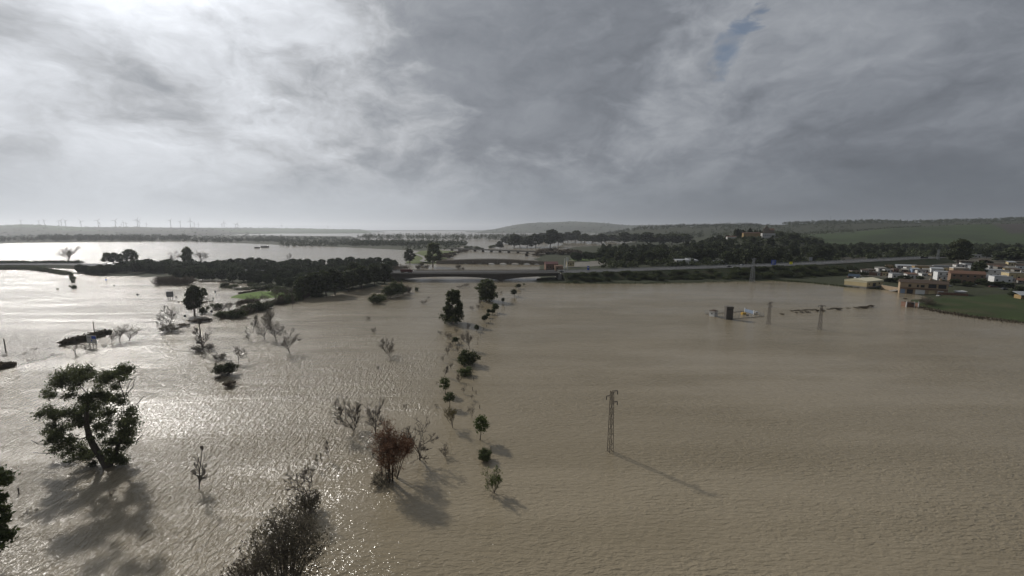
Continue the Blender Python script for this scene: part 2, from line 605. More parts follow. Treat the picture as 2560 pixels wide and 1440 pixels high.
# left hills: pale pasture and plough in long strips
fld = hnoise(XX * 0.5, YY, 330, 21)
lh = (PXX < 960) & (YY > 2700)
paint(lh * 1.0, (0.045, 0.050, 0.026))
paint(lh * sstep((fld - 0.5) / 0.08), (0.050, 0.078, 0.024))
paint(lh * sstep((hnoise(XX, YY, 260, 22) - 0.66) / 0.08), (0.034, 0.030, 0.024))
mh = (PXX > 1160) & (PXX < 1960) & (YY > 5000)
paint(mh * sstep((hnoise(XX, YY, 500, 23) - 0.5) / 0.1), (0.055, 0.062, 0.032))
# the green field on the right hill, with a dark ploughed block towards its top
fs = (PXX > 1925) * sstep((YY - 930) / 30) * (1 - sstep((YY - 1720) / 40))
paint(fs, (0.036, 0.054, 0.017))
paint(fs * sstep((hnoise(XX, YY, 90, 24) - 0.55) / 0.2), (0.028, 0.040, 0.015))
diag = (PXX - 2455) - (YY - 1700) * -0.16
paint(fs * sstep(diag / 12) * sstep((YY - 1280) / 60), (0.046, 0.040, 0.034))
paint((PXX > 1925) * np.exp(-((YY - 960) / 22) ** 2) * 0.8, (0.035, 0.042, 0.018))
# meadow by the village and the island
vill = poly_sd(XX, YY, pxpoly([(2230, 758), (2300, 750), (2440, 745), (2570, 742), (2900, 760), (3400, 910), (2560, 812), (2330, 780)]))
paint(sstep((vill + 4) / 6), (0.030, 0.044, 0.013))
paint(sstep((vill + 4) / 6) * sstep((hnoise(XX, YY, 7, 25) - 0.5) / 0.3) * 0.8, (0.050, 0.048, 0.022))
paint(sstep(poly_sd(XX, YY, LAND['island']) + 3), (0.085, 0.145, 0.018))
paint(sstep(poly_sd(XX, YY, LAND['spit']) + 3), (0.085, 0.105, 0.030))
yard = poly_sd(XX, YY, pxpoly([(2060, 690), (2200, 700), (2260, 712), (2570, 720), (2570, 655), (2080, 655)]))
paint(sstep((yard + 3) / 6) * 0.75, (0.095, 0.085, 0.070))
lot = poly_sd(XX, YY, pxpoly([(1405, 672), (1540, 668), (1570, 660), (1500, 655), (1420, 660)]))
paint(sstep((lot + 2) / 4), (0.16, 0.15, 0.13))
lawn = poly_sd(XX, YY, pxpoly([(1425, 655), (1440, 643), (1510, 645), (1515, 655), (1470, 657)]))
paint(sstep((lawn + 2) / 4), (0.07, 0.11, 0.025))
gme = mesh_np('ground', gv, [gq], gm, smooth=True)
ca = gme.color_attributes.new('cover', 'FLOAT_COLOR', 'POINT')
ca.data.foreach_set('color', cover.reshape(-1))
ground = tag(link('ground', gme), kind='structure')

# ------------------------------------------------------------------ flood water
wm = bpy.data.materials.new('muddy_flood_water')
wm.use_nodes = True
t = NT(wm.node_tree)
b = t.n['Principled BSDF']
pos = t.new('ShaderNodeNewGeometry').outputs['Position']
wx, wy, wz = t.sep(pos)
big = t.noise(pos, 0.012, 3, 0.5)
mid = t.noise(pos, 0.045, 3, 0.5)
# strong current left of the drowned hedge line, light wind ripple on the field right of it
side = t.m('ADD', t.m('SUBTRACT', wx, t.m('MULTIPLY', wy, 0.10)), t.m('MULTIPLY_ADD', mid, 50.0, 12.0))
cur = t.ss(side, 14.0, -18.0)
gain = t.m('MULTIPLY_ADD', cur, -0.40, 1.0)


def waves(angle, sx, sy, scale, detail, rough, dist):
    mp = t.new('ShaderNodeMapping')
    t.put(mp.inputs['Vector'], pos)
    mp.inputs['Rotation'].default_value = (0, 0, math.radians(angle))
    mp.inputs['Scale'].default_value = (sx, sy, 1)
    return t.noise(mp.outputs[0], scale, detail, rough, dist)


w_cur = t.m('ADD', t.m('MULTIPLY', waves(-62, 1.0, 0.36, 1.05, 3, 0.5, 0.7), 1.05),
            t.m('ADD', t.m('MULTIPLY', waves(-50, 1.0, 0.5, 2.4, 3, 0.55, 0.5), 0.56), t.m('MULTIPLY', waves(20, 1.0, 0.7, 2.0, 3, 0.5, 0.3), 0.46)))
w_rip = t.m('ADD', t.m('MULTIPLY', waves(8, 0.40, 1.0, 1.6, 3, 0.5, 0.4), 0.38), t.m('MULTIPLY', waves(-14, 0.55, 1.0, 3.6, 2, 0.5, 0.2), 0.12))
lanes = waves(-6, 0.010, 0.055, 1.0, 4, 0.55, 0.5)                    # wind lanes and slicks
calm = t.m('ADD', t.m('MULTIPLY', t.ss(big, 0.36, 0.62), 0.25), t.m('MULTIPLY_ADD', t.ss(lanes, 0.36, 0.60), 0.42, 0.42))
lee = t.ss(t.m('ADD', wy, t.m('MULTIPLY', mid, 120.0)), 380.0, 260.0, 0.30, 1.0)       # sheltered water below the embankment
lee = t.m('MAXIMUM', lee, cur)
far = t.m('MULTIPLY', t.m('MULTIPLY', calm, lee), gain)
hgt = t.m('MULTIPLY', t.m('ADD', t.m('MULTIPLY', w_cur, cur), t.m('MULTIPLY', w_rip, t.m('SUBTRACT', 1.0, cur))), far)
bn = t.new('ShaderNodeBump')
bn.inputs['Strength'].default_value = 1.0
bn.inputs['Distance'].default_value = 1.0
t.put(bn.inputs['Height'], hgt)
t.l.new(bn.outputs[0], b.inputs['Normal'])
silt = t.m('MULTIPLY_ADD', waves(-24, 0.012, 0.05, 1.0, 6, 0.62, 1.2), 0.7, t.m('MULTIPLY', t.noise(pos, 0.02, 5, 0.6, 0.6), 0.3))
t.put(b.inputs['Base Color'], t.mix(t.ss(silt, 0.36, 0.64), (0.205, 0.170, 0.112, 1), (0.248, 0.208, 0.142, 1)))
t.put(b.inputs['Roughness'], t.m('MULTIPLY_ADD', cur, 0.06, 0.13))
b.inputs['IOR'].default_value = 1.33
b.inputs['Specular IOR Level'].default_value = 0.5
mb = MB()
R = 24000.0
wq = mesh_np('flood_water', [(-R, -3000, 0), (R, -3000, 0), (R, R, 0), (-R, R, 0)], [np.array([[0, 1, 2, 3]])], wm)
water = tag(link('flood_water', wq), kind='structure')

# ------------------------------------------------------------------ haze
hm = bpy.data.materials.new('haze_air')
hm.use_nodes = True
t = NT(hm.node_tree)
t.n.clear()
pv = t.new('ShaderNodeVolumePrincipled')
pv.inputs['Color'].default_value = (0.90, 0.94, 1.0, 1)
pv.inputs['Density'].default_value = 0.000075
pv.inputs['Anisotropy'].default_value = 0.5
ou = t.new('ShaderNodeOutputMaterial')
t.l.new(pv.outputs[0], ou.inputs['Volume'])
hb = MB().box(-25500, 25500, -3500, 25500, -3.0, 330.0)
haze = tag(hb.build('haze', hm), kind='stuff')

# ================================================================== vegetation prototypes
def leaf_quads(rng, C, R, n, size, elong=1.7, droop=0.0):
    """n leaf-sized quads spread through ellipsoid clumps"""
    C, R = np.asarray(C, float), np.asarray(R, float)
    wgt = (R[:, 0] * R[:, 1] * R[:, 2]) ** (2 / 3)
    idx = rng.choice(len(C), n, p=wgt / wgt.sum())
    d = rng.normal(size=(n, 3))
    d /= np.linalg.norm(d, axis=1)[:, None]
    rad = rng.rand(n) ** 0.5
    P = C[idx] + d * R[idx] * rad[:, None] * (1 + 0.24 * rng.normal(size=(n, 1)))
    a = rng.normal(size=(n, 3))
    a[:, 2] -= droop
    a /= np.linalg.norm(a, axis=1)[:, None]
    c = np.cross(a, rng.normal(size=(n, 3)))
    c /= np.linalg.norm(c, axis=1)[:, None] + 1e-9
    s = size * (0.55 + 0.9 * rng.rand(n, 1))
    a, c = a * s * elong * 0.5, c * s * 0.5
    V = np.stack([P - a, P + c * 0.9, P + a, P - c * 0.9], 1).reshape(-1, 3)
    return V, np.arange(n * 4).reshape(-1, 4)


def limbs(mb, rng, nodes, targets, r_end, sag=0.0):
    """join clump centres to the trunk, each from the nearest limb already there"""
    base = Vector(nodes[0][0])
    for c in sorted(targets, key=lambda q: (Vector(q) - base).length):
        c = Vector(c)
        best = min(nodes, key=lambda nd: (Vector(nd[0]) - c).length + max(0, nd[0][2] - c.z) * 1.2 + (0.0 if nd[1] > r_end * 1.3 else 2))
        p, r = Vector(best[0]), best[1]
        L = (c - p).length
        if L < 1e-3:
            continue
        up = Vector((0, 0, 1)) * L * 0.16
        j = Vector(rng.normal(size=3)) * L * 0.07
        pts = [p, p.lerp(c, 0.35) - up * 0.4 + j, p.lerp(c, 0.7) - up * 0.3 - j, c]
        r0 = max(min(r * 0.72, 0.035 * L + r_end * 1.5), r_end)
        rr = [r0, r0 * 0.75 + r_end * 0.1, r0 * 0.5 + r_end * 0.2, r_end]
        mb.tube(pts, rr, 5)
        nodes += [(tuple(pts[1]), rr[1]), (tuple(pts[2]), rr[2])]


PROTO = {}


def reg(name, parts, height, width):
    PROTO[name] = (parts, height, width)


def leafy(name, seed, h, w, trunk_h, clumps, leaf_n, leaf_s, mats, trunk_r, elong=1.7, droop=0.0, lean=0.05):
    """clumps: list of (x, y, z, rx, rz) in units of h"""
    rng = np.random.RandomState(seed)
    mb = MB()
    pts = [(0, 0, -1.5)]
    x = y = 0.0
    nodes = []
    n = 6
    for i in range(n + 1):
        z = trunk_h * h * i / n
        pts.append((x, y, z))
        r = trunk_r * (1 - 0.6 * i / n)
        nodes.append(((x, y, z), r))
        x += rng.normal() * lean * h / n
        y += rng.normal() * lean * h / n
    mb.tube(pts, [trunk_r * 1.15] + [nd[1] for nd in nodes], 7)
    C = [(c[0] * h, c[1] * h, c[2] * h) for c in clumps]
    R = [(c[3] * h, c[3] * h, c[4] * h) for c in clumps]
    limbs(mb, rng, [nd for nd in nodes if nd[0][2] > 0.15 * trunk_h * h], C, trunk_r * 0.12)
    V, Q = leaf_quads(rng, C, R, leaf_n, leaf_s, elong, droop)
    tr = mb.mesh(name + '_trunk', mats[0], smooth=True)
    cr = mesh_np(name + '_crown', V, [Q], mats[1])
    reg(name, [('trunk', tr), ('crown', cr)], max(c[2] + c[4] for c in clumps) * h, w)


def ovoid_clumps(seed, n, z0, z1, rmax, cr, flat=0.75, top=0.35):
    rng = np.random.RandomState(seed)
    out = []
    for i in range(n):
        f = (i + rng.rand() * 0.8) / n
        prof = math.sqrt(max(0.05, 1 - ((f - top) / (1 - top if f > top else top + 0.25)) ** 2))
        a = i * 2.4 + rng.rand() * 0.8
        r = rmax * prof * (0.35 + 0.65 * rng.rand() ** 0.5)
        c = cr * (0.7 + 0.6 * rng.rand())
        out.append((r * math.cos(a), r * math.sin(a), z0 + (z1 - z0) * f, c, c * flat))
    return out


EU = (M['pale_bark'], M['euc'])
for k in range(3):
    leafy('eucalyptus%d' % k, 40 + k, 15.0, 9.5, 0.62, ovoid_clumps(40 + k, 30, 0.26, 0.93, 0.25, 0.085), 5200, 0.50, EU, 0.42, droop=0.6)
for k in range(4):
    cl = ovoid_clumps(60 + k, 24, 0.42, 0.9, 0.36, 0.13, 0.7, 0.3) + ovoid_clumps(160 + k, 12, 0.16, 0.45, 0.30, 0.12, 0.7, 0.9)
    leafy('pine%d' % k, 60 + k, 10.0, 9.0, 0.62, cl, 2600, 0.62, (M['bark'], M['pine']), 0.26, 1.3, lean=0.06)
for k in range(4):
    leafy('forest%d' % k, 80 + k, 14.0, 9.5, 0.55, ovoid_clumps(80 + k, 24, 0.24, 0.93, 0.27, 0.10, 0.8), 1700, 0.85, (M['bark'], M['wood']), 0.3, droop=0.3)
for k in range(3):
    leafy('young%d' % k, 100 + k, 4.6, 3.0, 0.50, ovoid_clumps(100 + k, 16, 0.42, 0.88, 0.24, 0.12, 0.9), 900, 0.20, (M['bark'], M['olive']), 0.09, lean=0.04)
for k in range(3):
    leafy('citrus%d' % k, 110 + k, 4.0, 3.0, 0.45, ovoid_clumps(110 + k, 16, 0.38, 0.86, 0.27, 0.14, 0.9), 1200, 0.24, (M['bark'], M['bush']), 0.10, lean=0.04)
for k in range(4):
    rng = np.random.RandomState(120 + k)
    cl = [(rng.normal() * 0.36, rng.normal() * 0.36, 0.30 + 0.42 * rng.rand(), 0.25 + 0.12 * rng.rand(), 0.25) for _ in range(16)]
    cl += [(0.55 * math.cos(a), 0.55 * math.sin(a), 0.2, 0.25, 0.2) for a in np.arange(0, 6.2, 1.05)]
    leafy('bush%d' % k, 120 + k, 3.0, 4.6, 0.4, cl, 2000, 0.24, (M['bark'], M['bush']), 0.10)
for k in range(2):
    rng = np.random.RandomState(130 + k)
    cl = [(rng.normal() * 0.4, rng.normal() * 0.4, 0.25 + 0.4 * rng.rand(), 0.22 + 0.12 * rng.rand(), 0.22) for _ in range(14)]
    leafy('scrub%d' % k, 130 + k, 2.5, 3.8, 0.4, cl, 1300, 0.22, (M['bark'], M['scrub']), 0.07, 2.6)


def bare_tree(name, seed, h, style, mats, leaf=None, twig_r=0.034, levels=4, dens=1.0):
    """leafless tree grown by branching; returns trunk and branches"""
    rng = random.Random(seed)
    tb, bb = MB(), MB()
    tips = []
    trunk_frac, spread, up, kids = {'broad': (0.26, 0.95, 0.22, 7), 'vase': (0.24, 0.60, 0.34, 8), 'thin': (0.78, 0.85, 0.10, 13),
                                    'fan': (0.05, 0.80, 0.26, 8), 'twisted': (0.30, 1.05, 0.12, 6)}[style]
    per = [kids, 6, 4, 3, 3]

    def grow(p, d, L, r, lev, mb):
        n = 4 if lev < 2 else 3
        pts, rr = [p], [r]
        q = Vector(p)
        dd = Vector(d)
        wob = (0.14 if style != 'twisted' else 0.30) * (1 + 0.15 * lev)
        for i in range(n):
            dd = (dd + Vector((rng.gauss(0, wob), rng.gauss(0, wob), rng.gauss(0, wob * 0.6) + up * 0.25 * (1 - 0.2 * lev)))).normalized()
            q = q + dd * (L / n)
            pts.append(Vector(q))
            rr.append(max(r * (1 - 0.62 * (i + 1) / n), twig_r * 0.55))
        mb.tube(pts, rr, 5 if lev < 2 else 3)
        if lev >= levels:
            tips.append(tuple(q))
            return
        kn = max(2, int(per[lev] * dens * rng.uniform(0.8, 1.25) + 0.5))
        a = rng.uniform(0, 6.28)
        for k in range(kn):
            f = rng.uniform(0.25 if lev else (0.5 if trunk_frac < 0.5 else 0.22), 1.0)
            if lev == 0 and trunk_frac < 0.5 and k < 3:
                f = 1.0
            i = min(int(f * n), n - 1)
            pp = pts[i].lerp(pts[i + 1], f * n - i)
            a += 2.4 + rng.gauss(0, 0.4)
            base = (pts[i + 1] - pts[i]).normalized()
            side = Vector((math.cos(a), math.sin(a), rng.gauss(0, 0.35)))
            nd = (base * (0.8 if lev else 0.5) + side * spread * rng.uniform(0.5, 1.1) + Vector((0, 0, up * (0.8 - 0.15 * lev)))).normalized()
            if lev == 0:
                LL = h * (1 - trunk_frac) * 0.62 * rng.uniform(0.7, 1.15)
                if trunk_frac > 0.5:
                    LL = h * 0.34 * (1.2 - f) * rng.uniform(0.8, 1.3)
            else:
                LL = L * 0.58 * rng.uniform(0.6, 1.2) * (1.15 - 0.4 * f)
            r0 = max(rr[i] * 0.62, twig_r)
            grow(pp, nd, LL, r0, lev + 1, bb)

    grow(Vector((0, 0, -0.8)), Vector((rng.gauss(0, 0.08), rng.gauss(0, 0.08), 1)).normalized(), h * trunk_frac + 0.8, h * 0.022, 0, tb)
    V = np.array(bb.v)
    top = np.percentile(V[:, 2], 99.5)
    wid = 2 * np.percentile(np.hypot(V[:, 0], V[:, 1]), 97)
    parts = [('trunk', tb.mesh(name + '_trunk', mats[0], True)), ('branches', bb.mesh(name + '_branches', mats[1], True))]
    if leaf:
        lm, n, s, rad = leaf
        nr = np.random.RandomState(seed)
        tp = np.array(tips)
        LV, LQ = leaf_quads(nr, tp, np.full((len(tp), 3), rad), n, s)
        parts.append(('crown', mesh_np(name + '_crown', LV, [LQ], lm)))
    reg(name, parts, top, wid)


TW = (M['bark'], M['twig'])
PT = (M['pale_bark'], M['pale_twig'])
for k in range(3):
    bare_tree('bare%d' % k, 200 + k, 8.0, 'broad', TW)
for k in range(2):
    bare_tree('vase%d' % k, 210 + k, 6.0, 'vase', PT, twig_r=0.02)
for k in range(2):
    bare_tree('fan%d' % k, 220 + k, 6.0, 'fan', TW, twig_r=0.034)
for k in range(2):
    bare_tree('thin%d' % k, 230 + k, 7.0, 'thin', TW)
for k in range(2):
    bare_tree('twisted%d' % k, 240 + k, 8.0, 'twisted', TW, twig_r=0.034)
for k in range(2):
    bare_tree('palebare%d' % k, 250 + k, 8.0, 'vase', PT, twig_r=0.028)
bare_tree('yellowvase', 260, 6.0, 'vase', (M['bark'], M['pale_twig']), leaf=(M['yellow'], 700, 0.14, 0.25), twig_r=0.02)
bare_tree('olivefan', 280, 6.0, 'fan', TW, leaf=(M['olive'], 1500, 0.16, 0.3), twig_r=0.02)


def twig_mass(name, seed, h, w_, stems, twigs, mats, leaf, r0=0.07, trunkless=0.0):
    """rounded thicket: many stems arching out of one stool, each with fine twigs"""
    rng = random.Random(seed)
    tb, bb = MB(), MB()
    ends = []
    for k in range(stems):
        a = rng.uniform(0, 6.28)
        f = math.sqrt(rng.random())
        base = Vector((0.12 * w_ * math.cos(a) * f, 0.12 * w_ * math.sin(a) * f, -0.8))
        tip = Vector((w_ * 0.46 * f * math.cos(a), w_ * 0.46 * f * math.sin(a), h * (1.0 - 0.55 * f * f) * rng.uniform(0.78, 1.0)))
        mid = base.lerp(tip, 0.5) + Vector((rng.gauss(0, 0.05) * w_, rng.gauss(0, 0.05) * w_, h * 0.10))
        pts = [base, base.lerp(mid, 0.55), mid, mid.lerp(tip, 0.55), tip]
        tb.tube(pts, [r0, r0 * 0.8, r0 * 0.6, r0 * 0.4, r0 * 0.2], 4)
        for j in range(twigs):
            g = rng.uniform(max(0.3, trunkless), 1.0)
            i = min(int(g * 4), 3)
            p = pts[i].lerp(pts[i + 1], g * 4 - i)
            d = ((tip - base).normalized() * 0.6 + Vector((rng.gauss(0, 0.55), rng.gauss(0, 0.55), rng.gauss(0.1, 0.45)))).normalized()
            L = h * rng.uniform(0.10, 0.24)
            q = p + d * L + Vector((0, 0, L * 0.1))
            bb.tube([p, p.lerp(q, 0.5) + Vector((rng.gauss(0, 0.1), rng.gauss(0, 0.1), 0)) * L, q], [r0 * 0.32, r0 * 0.24, r0 * 0.15], 3)
            ends.append(tuple(q))
            for _ in range(2):
                d2 = (d + Vector((rng.gauss(0, 0.6), rng.gauss(0, 0.6), rng.gauss(0, 0.6)))).normalized()
                p2 = p.lerp(q, rng.uniform(0.3, 0.9))
                q2 = p2 + d2 * L * 0.5
                bb.tube([p2, q2], [r0 * 0.22, r0 * 0.13], 3)
                ends.append(tuple(q2))
    parts = [('stems', tb.mesh(name + '_stems', mats[0], True)), ('twigs', bb.mesh(name + '_twigs', mats[1], True))]
    lm, n, s, rad = leaf
    nr = np.random.RandomState(seed)
    tp = np.array(ends)
    LV, LQ = leaf_quads(nr, tp, np.full((len(tp), 3), rad), n, s)
    parts.append(('crown', mesh_np(name + '_crown', LV, [LQ], lm)))
    reg(name, parts, h * 1.02, w_)


DULL = mat('dull_leaf', (0.10, 0.088, 0.058), 0.75, 0.4, 0.6, 0.2, 0.4, 0.2)
twig_mass('bigscrub', 290, 11.0, 11.0, 46, 20, TW, (DULL, 9000, 0.14, 0.35))
twig_mass('russetwillow', 291, 11.0, 9.0, 15, 30, (M['bark'], M['russet']), (M['russet'], 11000, 0.13, 0.45), 0.12, 0.5)
twig_mass('thicket0', 292, 4.0, 5.0, 26, 12, TW, (DULL, 2200, 0.14, 0.25), 0.05)
twig_mass('thicket1', 293, 3.5, 5.5, 26, 12, (M['bark'], M['pale_twig']), (M['scrub'], 1500, 0.14, 0.25), 0.05)
twig_mass('greenthicket', 294, 4.0, 4.5, 24, 14, TW, (M['bush'], 5200, 0.16, 0.28), 0.05)


RNG = random.Random(7)


def plant(proto, loc, height, width, name, label, cat, group=None, rz=0.0, single=False):
    parts, ph, pw = PROTO[proto]
    sz = height / ph
    sx = width / pw if width else sz
    if single:
        pass
    root = thing(name, label, cat, tuple(loc), rz, group)
    if not single:
        root.rotation_euler = (RNG.gauss(0, 0.05), RNG.gauss(0, 0.05), rz)
    for nm, me in parts:
        link(nm, me, root, scale=(sx, sx, sz))
    return root




def tree_px(proto, px, base, top, wpx, name, label, cat='tree', group=None, z=None):
    p = GT(px, base) if z is None else G(px, base, z)
    hgt = PY(px, top, p[1])[2] - p[2]
    wid = wpx * mpp(p)
    return plant(proto, p, hgt, wid, name, label, cat, group, RNG.uniform(0, 6.28))


# ================================================================== the big gum tree in the foreground
def big_gum():
    bx, by = 270, 1166
    p0 = G(bx, by)
    Y0 = p0[1]
    rng = np.random.RandomState(5)
    root = thing('eucalyptus_tree', 'large leaning dark eucalyptus with ragged clumped crown in glittering floodwater', 'tree', tuple(p0))
    def loc(zx, zy, dep=0.0):
        q = PY(zx / 4.0, 880 + zy / 4.0, Y0 + dep)
        return np.array([q[0] - p0[0], q[1] - p0[1], q[2]])
    tr = [(1085, 1200), (1075, 1130), (1010, 1050), (930, 930), (890, 840), (862, 700), (870, 560), (905, 430)]
    mpz = mpp(p0) / 4
    rad = [50, 40, 31, 26, 24, 19, 14, 9]
    nodes, pts = [], []
    for (a, b_), r in zip(tr, rad):
        q = loc(a, b_, rng.normal() * 0.4)
        pts.append(q)
        nodes.append((tuple(q), r * mpz))
    mb = MB()
    mb.tube(pts, [nd[1] for nd in nodes], 9)
    # second stem at the root, leaning right
    s2 = [loc(1090, 1140, 0.3), loc(1160, 1000, 1.0), loc(1210, 860, 1.5), loc(1280, 700, 2.0)]
    mb.tube(s2, [26 * mpz, 20 * mpz, 14 * mpz, 7 * mpz], 7)
    nodes += [(tuple(q), r * mpz) for q, r in zip(s2[1:], (20, 14, 7))]
    link('trunk', mb.mesh('gum_trunk', M['bark'], True), root)
    cl = [(700, 230, 110, 75), (610, 250, 80, 60), (800, 200, 95, 55), (760, 290, 90, 55), (560, 320, 75, 55), (470, 400, 50, 35), (520, 440, 45, 25),
          (880, 180, 50, 35), (940, 220, 45, 35), (1180, 200, 75, 65), (1100, 250, 70, 55), (1220, 260, 60, 55), (1230, 150, 55, 35), (1310, 160, 45, 25), (980, 270, 45, 35),
          (880, 480, 95, 80), (820, 560, 80, 75), (960, 540, 85, 75), (1060, 470, 80, 65), (1170, 470, 80, 65), (1220, 500, 45, 40), (1040, 420, 55, 40),
          (480, 580, 70, 50), (400, 620, 55, 45), (560, 620, 65, 50), (640, 600, 65, 45), (540, 660, 50, 35), (720, 620, 80, 60), (780, 680, 75, 55), (900, 640, 90, 75),
          (1050, 610, 75, 60), (1080, 690, 65, 65), (970, 740, 60, 50), (1290, 620, 80, 60), (1330, 700, 75, 80), (1250, 720, 75, 80), (1300, 810, 70, 70), (1210, 830, 75, 65),
          (1290, 900, 60, 45), (1150, 900, 60, 45), (520, 740, 60, 45), (620, 760, 65, 45), (700, 740, 55, 45), (560, 820, 65, 45), (500, 880, 55, 40), (680, 880, 65, 45),
          (600, 950, 75, 45), (540, 980, 55, 30), (720, 960, 70, 45), (800, 930, 55, 45), (860, 1000, 65, 50), (760, 1040, 50, 30), (870, 1060, 45, 30), (640, 1030, 50, 25),
          (1050, 900, 50, 40), (1060, 980, 60, 45), (1190, 1040, 60, 55), (1220, 1090, 45, 40), (1140, 1080, 55, 45), (1100, 1010, 55, 50), (1000, 840, 50, 35), (450, 800, 35, 25)]
    C, Rr = [], []
    for (a, b_, rx, rz) in cl:
        C.append(loc(a, b_, rng.normal() * 2.2))
        Rr.append((rx * mpz * 0.95, rx * mpz * 1.1, max(rz * 1.1, rx * 0.85) * mpz))
    mb = MB()
    nds = nodes[2:]
    limbs(mb, rng, nds, C, 0.035)
    for q, r_ in nds[8:]:
        if rng.rand() < 0.6:
            C.append(np.array(q) + rng.normal(size=3) * 0.5)
            Rr.append((0.75 + rng.rand() * 0.6,) * 2 + (0.5 + rng.rand() * 0.4,))
    tag(link('branches', mb.mesh('gum_branches', M['bark'], True), root), kind='stuff')
    # a few bare limbs sticking out of the crown
    for pth in ([(1240, 480), (1270, 380), (1310, 280), (1370, 240)], [(1250, 460), (1200, 330), (1190, 260)], [(1260, 430), (1330, 350), (1345, 270)],
                [(560, 1010), (450, 1015), (330, 1005)], [(480, 920), (380, 920), (310, 880)], [(850, 1070), (780, 1120), (700, 1080)], [(600, 960), (520, 830), (430, 690)],
                [(1360, 900), (1400, 850), (1430, 820)], [(1250, 520), (1370, 520), (1440, 440)]):
        ps = [loc(a, b_, 0.6) for a, b_ in pth]
        link('bare_limb', MB().tube(ps, [0.10 * (1 - 0.8 * i / len(ps)) for i in range(len(ps))], 4).mesh('bare_limb', M['bark'], True), root)
    V, Q = leaf_quads(rng, C, Rr, 34000, 0.20, 1.9, 0.7)
    link('crown', mesh_np('gum_crown', V, [Q], M['euc']), root)


big_gum()


# gum at the left edge of the frame, its trunk outside
def edge_gum():
    p0 = G(-70, 1420)
    rng = np.random.RandomState(15)
    root = thing('eucalyptus_tree', 'light-leaved gum with drooping green sprays over glittering water', 'tree', tuple(p0))
    mb = MB()
    def loc(px, py, dep=0.0):
        q = PY(px, py, p0[1] + dep)
        return np.array([q[0] - p0[0], q[1] - p0[1], q[2]])
    tr = [loc(-70, 1430), loc(-62, 1360), loc(-50, 1290), loc(-55, 1230), loc(-45, 1180)]
    rad = [0.5, 0.42, 0.33, 0.24, 0.14]
    mb.tube(tr, rad, 8)
    link('trunk', mb.mesh('edge_trunk', M['bark'], True), root)
    cl = [(0, 1195, 22, 15), (12, 1205, 14, 9), (-30, 1190, 25, 18), (0, 1245, 12, 9), (5, 1275, 14, 14), (12, 1295, 12, 10), (5, 1340, 22, 12), (18, 1345, 13, 10), (-30, 1260, 25, 25),
          (-40, 1320, 25, 20), (-90, 1220, 30, 25), (-110, 1290, 30, 25), (-75, 1180, 30, 20), (-5, 1370, 14, 8), (0, 1318, 12, 9)]
    C = [loc(a, b_, rng.normal() * 1.5) for a, b_, _, _ in cl]
    mp = mpp(p0)
    Rr = [(r1 * mp, r1 * mp * 1.2, r2 * mp) for _, _, r1, r2 in cl]
    mb = MB()
    limbs(mb, rng, [(tuple(a), r) for a, r in zip(tr[1:], rad[1:])], C, 0.03)
    tag(link('branches', mb.mesh('edge_branches', M['bark'], True), root), kind='stuff')
    V, Q = leaf_quads(rng, C, Rr, 7000, 0.26, 1.9, 0.6)
    link('crown', mesh_np('edge_crown', V, [Q], M['olive']), root)


edge_gum()

# ================================================================== single trees and shrubs in the water
T = tree_px
T('bush0', 233, 1166, 1151, 17, 'shrub', 'little green shrub poking from glitter beside the large leaning eucalyptus', 'shrub')
T('thin0', 495, 1222, 1112, 60, 'bare_tree', 'slim upright leafless tree alone in rippled glitter, twin stems from water')
T('twisted0', 768, 1262, 1160, 92, 'bare_tree', 'leafless twisted tree rising from tangled brown scrub in fast water')
T('thicket0', 770, 1280, 1224, 76, 'shrub', 'tangled brown scrub around the foot of a twisted leafless tree', 'shrub')
T('bigscrub', 712, 1475, 1276, 200, 'scrub_tree', 'biggest dense twiggy grey-brown bush, rounded, below the tangled scrub')
T('thicket1', 625, 1465, 1385, 110, 'shrub', 'low twiggy shrub leaning out beside the biggest grey-brown bush', 'shrub')
T('fan0', 884, 1076, 984, 92, 'bare_tree', 'leafless fan-shaped tree with low outstretched limb behind the russet thicket')
T('bare0', 940, 1090, 1006, 78, 'bare_tree', 'leafless spreading tree standing between fan-shaped tree and russet thicket')
T('russetwillow', 978, 1198, 1064, 108, 'willow_tree', 'russet-brown hazy thicket willow with several dark stems in water')
T('twisted1', 954, 1206, 1095, 62, 'bare_tree', 'crooked dark stem with rusty low tufts at left foot of russet thicket')
T('thicket0', 955, 1208, 1180, 56, 'shrub', 'rusty tuft of twigs at the foot of the crooked stem', 'shrub')
T('bare1', 1048, 1150, 1054, 100, 'bare_tree', 'wide-armed leafless tree with Y-shaped fork right of the russet thicket')
T('fan1', 1112, 1140, 1112, 32, 'shrub', 'faint sprig of bare twigs right of wide-armed leafless tree', 'shrub')
for (x, b_, tp, wp) in ((797, 1170, 1135, 18), (806, 1160, 1130, 10), (822, 1146, 1100, 22)):
    T('thin1', x, b_, tp, wp, 'bare_sapling', 'thin leafless sapling poking from the edge of the rippled current', 'sapling', 'thin saplings at the edge of the current')
